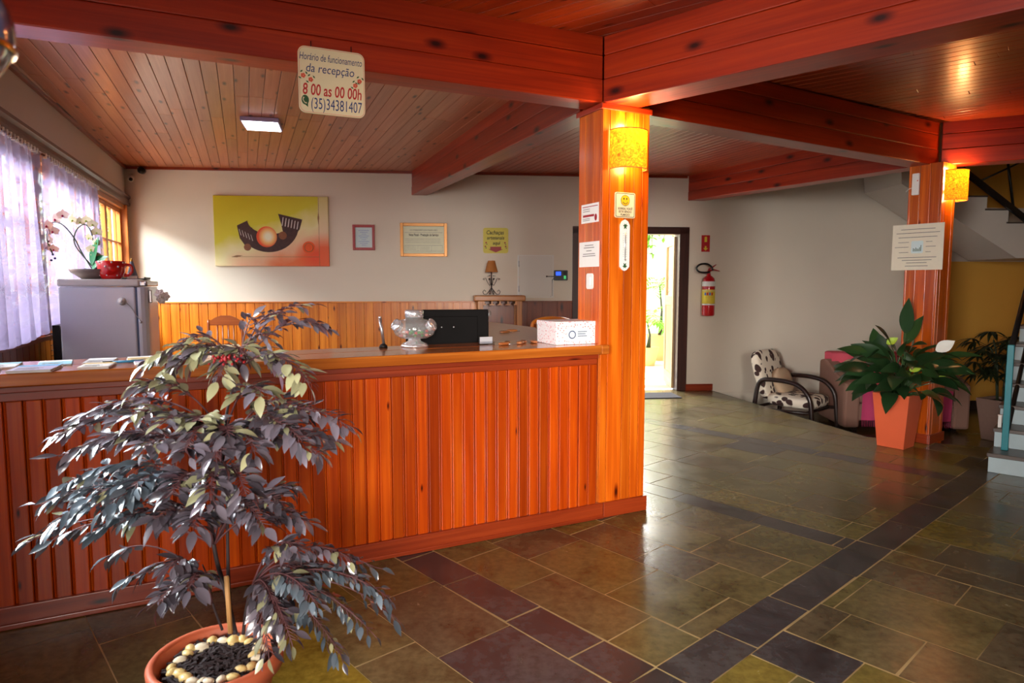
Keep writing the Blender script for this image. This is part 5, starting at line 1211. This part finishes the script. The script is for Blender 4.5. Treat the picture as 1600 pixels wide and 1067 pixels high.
# ---- armchair in the sunken corner
LZ = -0.349
r = thing('armchair', 'bentwood armchair with brown leaf print upholstery by the white wall', 'armchair', (3.7, 8.55, LZ), math.radians(40))     # faces local -y
def frame_side(x):
    b = MB(); P = spline([(x, .38, .0), (x, .36, .3), (x, .3, .58), (x, .1, .63), (x, -.2, .6), (x, -.36, .45), (x, -.4, .2), (x, -.42, 0)], 6)
    b.tube(P, .03, 8); b.tube([(x, -.38, .26), (x, .36, .22)], .022, 8); return b.build('arm', 'dark_frame_wood', r)
frame_side(-.34); frame_side(.34)
for y in (-.3, .34): b = MB(); b.tube([(-.34, y, .25), (.34, y, .25)], .02, 8); b.build('stretcher', 'dark_frame_wood', r)
b = MB(); b.cushion((0, -.05, .36), (.62, .66, .17), p=4); b.build('seat', 'leaf_print_fabric', r)
M = Matrix.Rotation(math.radians(-17), 4, 'X'); b = MB(); b.cushion((0, .36, .66), (.6, .15, .66), M=M, p=4.5); b.build('backrest', 'leaf_print_fabric', r)
p = Matrix.Rotation(math.radians(40), 3, 'Z') @ Vector((.02, .17, .58)) + Vector((3.7, 8.55, LZ))
b = MB(); b.cushion((0, 0, 0), (.4, .14, .36), M=Matrix.Rotation(math.radians(-20), 4, 'X'), p=2.8); o = b.build('cushion', 'cushion_beige'); tag(o, 'plain beige cushion on the leaf print armchair', 'cushion', None, p, math.radians(40))

# ---- sofa with throw and cushions
SP = Vector((5.0, 8.62, LZ)); SR = math.radians(-5)
r = thing('sofa', 'brown two-seat sofa under a pink throw, behind the planter and pillar', 'sofa', SP, SR)
b = MB(); b.box((-.56, -.38, .12), (.56, .36, .34)); b.build('base', 'sofa_brown', r, bev=.03)
for x in (-.28, .28):
    b = MB(); b.cushion((x, -.06, .42), (.56, .7, .18), p=5); b.build('seat_cushion', 'sofa_brown', r)
b = MB(); b.cushion((0, .36, .52), (1.2, .24, .8), p=6, M=Matrix.Rotation(math.radians(-6), 4, 'X')); b.build('backrest', 'sofa_brown', r)
for x in (-.66, .66):
    b = MB(); b.prism([(-.44, .04), (.44, .04), (.44, .82), (.3, .84), (-.3, .66), (-.44, .6)], x - .1, x + .1, 'yz'); b.build('arm', 'sofa_brown', r, bev=.035)
for x in (-.6, .6):
    for y in (-.36, .36):
        b = MB(); b.box((x - .03, y - .03, 0), (x + .03, y + .03, .12)); b.build('foot', 'dark_frame_wood', r)
def rel(x, y, z): v = Matrix.Rotation(SR, 3, 'Z') @ Vector((x, y, z)); return SP + v
r = thing('throw_blanket', 'pink fringed throw spread over the sofa seat', 'blanket', rel(0, 0, 0), SR)
b = MB()
def th(u, v):
    x = -.54 + 1.08 * u; w = .006 * math.sin(u * 40) + .004 * math.sin(u * 17 + 2)
    if v < .3: return (x, -.43 + w - .02 * (v / .3), .14 + (v / .3) * .37)
    if v < .65: t = (v - .3) / .35; return (x, -.45 + .67 * t, .52 + .012 * math.sin(u * 6.28) + w)
    t = (v - .65) / .35; return (x, .22 + .06 * t + w, .53 + .38 * t)
b.grid(th, 60, 40); b.build('cloth', 'throw_pink', r)
b = MB()
for i in range(48): x = -.53 + 1.06 * i / 47; b.tube([(x, -.432, .142), (x + random.uniform(-.006, .006), -.44, .06)], .004, 5)
b.build('fringe', 'throw_pink', r)
r = thing('throw_blanket', 'red-pink cloth folded over the top of the sofa back', 'blanket', rel(-.12, 0, 0), SR)
b = MB()
def th2(u, v):
    x = -.56 + .98 * u; w = .006 * math.sin(u * 23)
    if v < .4: return (x, .2 + .08 * v + w, .66 + .66 * v)
    if v < .6: t = (v - .4) / .2; return (x, .23 + .22 * t, .925 + .02 * math.sin(PI * t))
    return (x, .47 + w, .92 - .5 * (v - .6))
b.grid(th2, 40, 30); b.build('cloth', 'cushion_pink', r)
for x, y, z, rz, m, lab in ((-.42, .08, .68, .3, 'cushion_beige', 'beige cushion at the left arm of the sofa'), (-.16, .1, .67, -.15, 'cushion_pink', 'pink cushion in the middle of the sofa'), (.44, .08, .69, -.35, 'cushion_beige', 'beige cushion leaning at the right arm of the sofa')):
    b = MB(); b.cushion((0, 0, 0), (.4, .15, .38), M=Matrix.Rotation(math.radians(-22), 4, 'X'), p=2.7); o = b.build('cushion', m); tag(o, lab, 'cushion', None, rel(x, y, z), SR + rz)

# ---- bamboo palm in a brown planter
r = thing('potted_palm', 'dark bamboo palm in a brown planter next to the yellow wall', 'plant', (5.82, 7.75, LZ), .4)
b = MB(); V = [p for q in (sq(.13, 0), sq(.185, .5), sq(.165, .5), sq(.16, .46)) for p in q]; b.add(V, [(3, 2, 1, 0)] + [(i * 4 + j, i * 4 + (j + 1) % 4, i * 4 + 4 + (j + 1) % 4, i * 4 + 4 + j) for i in range(3) for j in range(4)]); b.build('planter', 'brown_planter', r, bev=.012)
b = MB(); b.add(sq(.16, .465), [(0, 1, 2, 3)]); b.build('soil', 'soil', r)
R = random.Random(21)
for k in range(5):
    a = k * 1.3; top = Vector((.16 * math.cos(a), .16 * math.sin(a), R.uniform(1.1, 1.6))); b = MB(); b.tube(bez((.05 * math.cos(a), .05 * math.sin(a), .46), (.08 * math.cos(a), .08 * math.sin(a), 1.0), top), .011, 6); b.build('cane', 'cane_green', r)
    b = MB()
    for j in range(9):
        t = .35 + .65 * j / 8; c = Vector((.05 * math.cos(a), .05 * math.sin(a), .46)).lerp(top, t); q = j * 2.3 + k; d = Vector((math.cos(q), math.sin(q), .45)); e = c + d * .2
        b.tube([c, e], .003, 5)
        for f in range(8): qq = q + (f - 3.5) * .42; b.leaf(e, (math.cos(qq), math.sin(qq), -.1 + .12 * (f % 3)), (0, 0, 1), R.uniform(.18, .26), .036, .9, .2, n=4)
    b.build('frond', 'palm_leaf', r)

# ---- lower stair flight, newel post and rails
SD = unit((.677, .7356)); SN = unit((.7356, -.677)); SO = Vector((3.83, 5.2)); RS = math.atan2(SN.y, SN.x)       # local x along the riser, y up the flight
r = thing('staircase', 'lower stair flight with pale blue risers and dark treads at the right edge', 'staircase', (SO.x, SO.y, 0), RS)
for k in range(7):
    z = .158 * k; b = MB(); b.box((0, .28 * k, z if k else .001), (1.15, .28 * k + .02, z + .125)); b.build('riser', 'riser_paint', r, bev=.002)
    b = MB(); b.box((-.012, .28 * k - .015, z + .125), (1.15, .28 * (k + 1) + .0, z + .157)); b.build('tread', 'tread_stone', r, bev=.005)
b = MB(); b.prism([(0.02, .001), (1.96, .001), (1.96, .95), (1.68, .95)] , .012, .03, 'yz'); b.build('stringer', 'riser_paint', r)
r = thing('stair_railing', 'teal newel post with dark handrail on the lower stairs', 'railing', (SO.x, SO.y, 0), RS)
b = MB(); b.box((.06, .17, .158), (.105, .215, 1.02)); b.build('newel_post', 'teal_paint', r, bev=.004)
b = MB(); b.tube([(.083, .2, .98), (.083, 1.95, 1.97)], .022, 8); b.build('handrail', 'dark_metal', r)
b = MB(); b.tube([(.083, .21, .26), (.083, 1.95, 1.24)], .018, 8); b.build('lower_rail', 'dark_metal', r)
b = MB(); b.box((.065, 1.9, 1.0), (.1, 1.94, 1.96)); b.build('rail_post', 'dark_metal', r)
r = thing('newel_block', 'short white post stub beside the teal post on the second step', 'post', (SO.x + SD.x * .3 + SN.x * .02, SO.y + SD.y * .3 + SN.y * .02, .317), RS)
b = MB(); b.box((-.005, 0, 0), (.02, .03, .1)); b.build('stub', 'paper_white', r, bev=.003); b = MB(); b.box((-.008, -.003, .1), (.023, .033, .106)); b.build('cap', 'paper_white', r)

# ---- upper stair flight against the yellow wall, descending to the right
r = thing('staircase', 'white upper stair flight crossing the yellow wall behind the right pillar', 'staircase', (0, 8.6, 0))
pts = []; x, z = 4.97, 3.125
top = []
for k in range(6):
    x0 = 4.97 + .285 * k; z0 = 3.125 - .1675 * k
    top += [(x0, z0), (x0 + .285, z0)]
top += [(6.68, 2.12), (7.77, 2.12)]
b = MB(); b.prism(top + [(7.77, 1.845), (6.53, 1.845), (5.0, 2.79)], 0, .9, 'xz'); b.build('flight', 'stair_plaster', r)
for k in range(7):
    x0 = 4.97 + .285 * k; z0 = 3.125 - .1675 * k; b = MB(); b.box((x0 - .02, -.012, z0 + .0005), (x0 + .285 if k < 6 else 7.77, .9, z0 + .02)); b.build('tread', 'tread_stone', r)
r = thing('stair_railing', 'black bar railing along the upper stair flight', 'railing', (0, 8.58, 0))
b = MB(); sl = -.62; b.box((0, -.02, -.035), (2.4, .02, .035), Matrix.Translation((5.6, -.03, 3.06)) @ Matrix.Rotation(math.atan(.735), 4, 'Y')); b.build('bottom_rail', 'black_plastic', r)
for x in (6.42, 7.25):
    zb = 3.06 - .735 * (x - 5.6); b = MB(); b.tube([(x, -.03, zb), (x - .16, -.03, zb + .85)], .016, 8); b.build('baluster', 'black_plastic', r)
b = MB(); b.tube([(5.95, -.03, 2.81), (7.0, -.03, 3.3)], .012, 8); b.build('brace', 'black_plastic', r)
b = MB(); b.tube([(5.6, -.03, 3.98), (7.9, -.03, 2.3)], .022, 8); b.build('handrail', 'black_plastic', r)

# ---- door mats
r = thing('door_mat', 'dark mat lying inside the open door', 'mat', bwp(6.75, .001, .42), RBW); b = MB(); b.box((-.5, -.2, 0), (.42, .22, .012)); b.build('mat', 'mat_dark', r, bev=.004)
b = MB()
for k in range(5): b.box((-.47, -.17 + k * .09, .012), (.39, -.15 + k * .09, .0135))
b.build('rib', 'mat_dark', r)
r = thing('door_mat', 'blue-grey mat on the paving outside the open door', 'mat', bwp(6.75, -.009, -1.6), RBW); b = MB(); b.box((-.5, -.35, 0), (.5, .35, .012)); b.build('mat', 'mat_blue', r, bev=.004); b = MB(); b.box((-.45, -.3, .012), (.45, .3, .014)); b.build('pile', 'mat_blue', r)

# ---- garden outside the door
def garden_palm(lab, loc, ph, pr, th, nf, fl, seed, pot='pale_clay'):
    r = thing('garden_plant', lab, 'plant', loc); R = random.Random(seed)
    b = MB(); b.lathe([(0, 0), (pr * .6, 0), (pr * .8, ph * .4), (pr, ph * .95), (pr * 1.08, ph), (pr * .95, ph), (pr * .9, ph * .9), (0, ph * .88)], 24); b.build('pot', pot, r)
    b = MB(); b.tube([(0, 0, ph * .8), (.03, 0, ph + th * .5), (-.02, 0, ph + th)], [.05, .02, .015], 8); b.build('stem', 'cane_green', r)
    b = MB()
    for k in range(nf):
        a = 2 * PI * k / nf + R.uniform(-.2, .2); up = R.uniform(.1, .9); c = Vector((-.02, 0, ph + th))
        P = bez(c, c + Vector((math.cos(a) * fl * .5, math.sin(a) * fl * .5, fl * up)), c + Vector((math.cos(a) * fl, math.sin(a) * fl, fl * (up - .45))), 8); b.tube(P, .004, 5)
        for i in range(2, 9):
            t = (P[min(i + 1, 8)] - P[i - 1]).normalized(); sd = t.cross(Vector((0, 0, 1)))
            for s_ in (-1, 1): b.leaf(P[i], t * .6 + sd * s_, (0, 0, 1), fl * .42, fl * .09, .4, .2, n=4)
    b.build('fronds', 'garden_leaf', r)
    return r
garden_palm('tall thin palm in a pale clay pot outside the door', (2.97, 13.2, -.009), .52, .26, .95, 9, .42, 1)
garden_palm('low bushy palm left in the garden outside the door', (2.55, 12.3, -.009), .35, .2, .45, 11, .55, 2)
r = thing('garden_vine', 'bright green branches hanging at the top of the open doorway', 'plant', (3.3, 13.75, 3.5)); R = random.Random(8); b = MB(); b3 = MB(); b3.tube([(-.3, .45, -.05), (-.2, .2, .1), (0, 0, 0)], .02, 6)
for k in range(14):
    c = Vector((R.uniform(-.9, .5), R.uniform(-.3, .3), R.uniform(-.4, .2))); e = c + Vector((R.uniform(-.3, .3), R.uniform(-.2, .2), R.uniform(-1.2, -.5))); P = bez(c, (c + e) / 2 + Vector((.15, 0, .2)), e, 8); b3.tube(P, .006, 5)
    for i in range(9):
        for j in range(3): b.leaf(P[i], (R.uniform(-1, 1), R.uniform(-1, 1), R.uniform(-.8, .2)), (0, -.3, 1), R.uniform(.08, .15), .07, .4, .2)
b3.build('stems', 'cane_green', r); b.build('foliage', 'garden_leaf', r)
# shrubs outside the side windows
for i, (x, y, s_, m, lab) in enumerate(((-6.3, 10.4, 1.2, 'garden_yellow_leaf', 'yellow-green shrub outside the grid window nearest the corner'), (-7.4, 12.5, 1.4, 'garden_leaf', 'green shrub between the two pale shrubs beyond the grid window'), (-9.2, 15.2, 1.7, 'garden_yellow_leaf', 'large pale shrub further out beyond the grid window'))):
    r = thing('garden_shrub', lab, 'shrub', (x, y, -.05)); R = random.Random(30 + i); b = MB(); b3 = MB()
    for k in range(7): b3.tube([(0, 0, 0), (R.uniform(-.4, .4) * s_, R.uniform(-.4, .4) * s_, 1.7 * s_)], [.04, .01], 6)
    for k in range(900):
        q = Vector((R.gauss(0, 1), R.gauss(0, 1), R.gauss(0, 1))).normalized() * R.random() ** .4; c = Vector((q.x * .8 * s_, q.y * .8 * s_, 1.6 * s_ + q.z * 1.1 * s_)); b.leaf(c, (R.uniform(-1, 1), R.uniform(-1, 1), R.uniform(-.6, .6)), (0, 0, 1), R.uniform(.1, .18) * s_, .07 * s_, .4, .2, n=3)
    b3.build('stems', 'cane_green', r); b.build('foliage', m, r)
b = MB(); b.box((-14, -2, -.12), (-5.6, 16, -.06)); struct(b.build('ground_garden', 'paving'), 'pale ground outside the side windows', 'ground')

# ================================================================== FOREGROUND SHRUB
PC = Vector((-.965, 2.06)); PZ = .30
def tp(u, v, dy=0.0): y = 2.06 + dy; p = fpt(u, v, y * 1.0); return Vector((p.x - PC.x, dy, p.z))
r = thing('potted_shrub', 'large purple-leaved shrub in a terracotta pot in front of the counter', 'plant', (PC.x, PC.y, 0))
b = MB(); b.lathe([(0, .002), (.13, .002), (.14, .01), (.175, PZ - .06), (.178, PZ - .055), (.205, PZ - .05), (.208, PZ - .01), (.2, PZ), (.186, PZ), (.18, PZ - .01), (.172, PZ - .04), (.165, PZ - .06)], 48); b.build('pot', 'terracotta', r)
b = MB(); b.lathe([(.178, PZ - .05), (.12, PZ - .038), (0, PZ - .03)], 32); b.build('soil', 'soil', r)
R = random.Random(17); b = MB()
for k in range(420):
    a, q = R.uniform(0, 6.28), math.sqrt(R.random()) * .15; L = R.uniform(.008, .022); M = Matrix.Translation((q * math.cos(a), q * math.sin(a), PZ - .028 + R.random() * .006)) @ Matrix.Rotation(R.uniform(0, 3.1), 4, 'Z') @ Matrix.Rotation(R.uniform(-.5, .5), 4, 'Y'); b.box((-L, -.004, -.002), (L, .004, .002), M)
o = b.build('bark_mulch', 'bark_dark', r); o['kind'] = 'stuff'
b = MB(); b.tube([tp(341, 1010, -.05) , tp(338, 915, -.05)], .008, 8); b.build('stake', 'stake_wood', r)
trunks = [[tp(349, 1012, -.02), tp(338, 950, 0), tp(322, 880, .02), tp(318, 810, .02), tp(338, 730, .02), tp(350, 640, .03), tp(372, 575, .03)],
          [tp(343, 1010, .02), tp(341, 930, .03), tp(342, 860, .03), tp(343, 790, .03), tp(330, 740, .0)],
          [tp(362, 1012, 0), tp(368, 970, .0), tp(380, 930, -.01), tp(400, 900, -.02), tp(432, 872, -.02)],
          [tp(328, 1005, .05), tp(314, 960, .04), tp(310, 925, .03), tp(300, 895, .03)]]
curves = [spline(t, 8) for t in trunks]
for c, rad in zip(curves, (.0085, .0075, .006, .0045)):
    b = MB(); n = len(c); b.tube(c, [rad * (1 - .55 * i / n) for i in range(n)], 8); b.build('stem', 'bark_dark', r)
TIPS = [(505, 508, .05, 'g'), (478, 478, .1, 't'), (440, 492, -.05, 't'), (400, 500, .08, 't'), (420, 530, .0, 't'),
        (228, 566, -.05, 'o'), (268, 548, .1, 't'), (212, 602, -.1, 'o'), (250, 590, .0, 'o'), (300, 560, -.05, 'o'), (285, 535, 0, 't'),
        (478, 598, -.1, 'o'), (430, 575, .1, 'o'), (405, 612, -.15, 'o'), (450, 630, .0, 'o'), (340, 590, -.1, 'o'), (375, 560, 0, 'o'),
        (540, 668, -.05, 'p'), (515, 690, .1, 'p'), (480, 650, .15, 'p'), (495, 715, -.1, 'p'), (465, 690, -.18, 'p'), (430, 660, -.1, 'o'),
        (75, 684, 0, 'p'), (110, 655, .15, 'p'), (88, 715, -.15, 'p'), (150, 645, .1, 'p'), (200, 650, -.2, 'o'), (250, 660, -.2, 'o'), (170, 690, -.1, 'p'), (130, 700, .05, 'p'), (300, 660, -.2, 'o'), (350, 680, -.22, 'o'), (220, 700, -.25, 'p'), (280, 710, -.28, 'p'), (330, 720, -.28, 'p'), (390, 710, -.22, 'p'),
        (48, 795, -.05, 'p'), (66, 825, -.15, 'p'), (110, 775, .1, 'p'), (150, 800, -.2, 'p'), (195, 765, -.25, 'p'), (255, 780, -.28, 'p'), (318, 790, -.32, 'p'), (375, 780, -.26, 'p'), (428, 790, -.1, 'p'), (468, 822, .05, 'p'), (60, 855, 0, 's'), (25, 856, .05, 's'), (90, 760, -.1, 'p'), (130, 840, -.05, 'p'), (100, 800, -.2, 'p'), (180, 820, -.1, 'p'), (230, 820, -.2, 'p'), (290, 830, -.25, 'p'), (400, 830, -.2, 'p'), (350, 820, .15, 'p'), (450, 770, .1, 'p'), (140, 750, .1, 'p'),
        (165, 925, 0, 's'), (228, 958, -.15, 'p'), (280, 930, -.2, 'p'), (150, 880, .1, 's'), (250, 895, -.1, 'p'), (210, 900, .05, 's'),
        (450, 865, -.1, 'p'), (540, 885, 0, 'p'), (600, 950, -.05, 'p'), (572, 1010, -.1, 's'), (520, 1048, -.15, 'p'), (482, 960, -.2, 'p'), (440, 1025, -.25, 'p'), (612, 985, .05, 's'), (500, 900, .1, 'p'), (402, 1045, -.24, 'p'), (560, 920, .08, 'p'), (470, 920, -.05, 'p'), (530, 970, .0, 'p'), (420, 985, -.2, 'p'), (580, 900, .1, 's')]
twigs = MB(); R = random.Random(23)
for u, v, dy, kind in TIPS:
    if v >= 845 and u > 390: src, lo = curves[2], .45
    elif v >= 870: src, lo = curves[3], .3
    else: src, lo = curves[0], .35
    tip = tp(u, v, dy); best = None
    for i, c in enumerate(src):
        if i < len(src) * lo: continue
        hz = math.hypot(tip.x - c.x, tip.y - c.y); want = c.z + .1 + .12 * hz if kind != 'g' and v < 870 else c.z
        e = abs(tip.z + (.12 if hz > .3 else 0) - c.z - .18) if v > 600 else abs(i - len(src) * .95)
        if best is None or e < best[0]: best = (e, c)
    c = best[1]; mid = (c + tip) / 2 + Vector((0, 0, .10 + .12 * (tip - c).length)); P = bez(c, mid, tip, 12)
    twigs.tube(P, [.0036 - .0002 * k for k in range(13)], 5)
    nl = {'p': 25, 'o': 21, 't': 9, 'g': 14, 's': 7}[kind]; lb = MB(); lo_ = MB()
    for i in range(nl):
        t = .38 + .62 * i / (nl - 1) if kind != 's' else .75 + .25 * i / (nl - 1); f = t * 12; k = min(11, int(f)); q = P[k].lerp(P[k + 1], f - k); d = (P[k + 1] - P[k]).normalized(); sd = d.cross(Vector((0, 0, 1))).normalized()
        last = i == nl - 1
        for s_ in ((0,) if last else (-1, 1)):
            a = R.uniform(.5, 1.1); dd = d * R.uniform(.4, 1.0) + sd * s_ * a + Vector((0, 0, R.uniform(-.55, .4) - (.25 if v > 860 else 0)))
            ln = R.uniform(.034, .07) * (.8 if kind == 't' or (u > 390 and v > 845) else 1.0); st = dd.normalized() * R.uniform(.012, .03); twigs.tube([q, q + st], .0014, 4, caps=False)
            tgt = lo_ if (kind == 'o' and R.random() < .55) or R.random() < .06 else lb
            tgt.leaf(q + st, dd, Vector((R.uniform(-.6, .6), R.uniform(-.6, .6), 1)), ln, ln * R.uniform(.36, .48), R.uniform(.1, .8), .22, n=5)
    if lb.v: lb.build('leaf_spray', 'cool_lit_leaf' if u < 210 and v > 730 or u > 470 and v > 890 else 'purple_leaf', r)
    if lo_.v: lo_.build('leaf_spray', 'olive_leaf', r)
twigs.build('twigs', 'twig_purple', r)
b = MB()
for k in range(60):
    a, q = R.uniform(0, 6.28), math.sqrt(R.random()) * .04; b.ball(tp(352, 562, -.06) + Vector((q * math.cos(a) * 1.4, q * math.sin(a), R.uniform(-.012, .012))), .0045, 6)
b.build('flower_buds', 'ink_darkred', r)
# white pebbles around the rim of the pot
for k in range(24):
    a = 2 * PI * k / 24 + R.uniform(-.07, .07); q = .132 + R.uniform(-.02, .006); s_ = R.uniform(.95, 1.45)
    b = MB(); b.ball((0, 0, 0), (.021 * s_, .015 * s_, .011 * s_), 10); o = b.build('pebble', 'pebble_white' if R.random() < .6 else 'pebble_cream')
    tag(o, 'smooth pale pebble on the soil of the terracotta shrub pot', 'pebble', 'pale pebbles in the shrub pot', (PC.x + q * math.cos(a), PC.y + q * math.sin(a), PZ - .026 + R.uniform(0, .006)), R.uniform(0, 3.1))

# ---- glass ball hanging very near at the upper left
r = thing('hanging_glass_ball', 'blue glass ball with a gold band hanging at the upper left edge', 'ornament', (-.665, .78, 1.80))
b = MB(); b.ball((0, 0, 0), .08, 32); b.build('ball', 'indigo_glass', r); b = MB(); b.lathe([(.0795, -.026), (.0812, -.022), (.0795, -.018)], 32); b.build('band', 'brass', r)
b = MB(); b.tube([(0, 0, .08), (0, 0, 1.18)], .002, 6); b.build('cord', 'dark_metal', r)
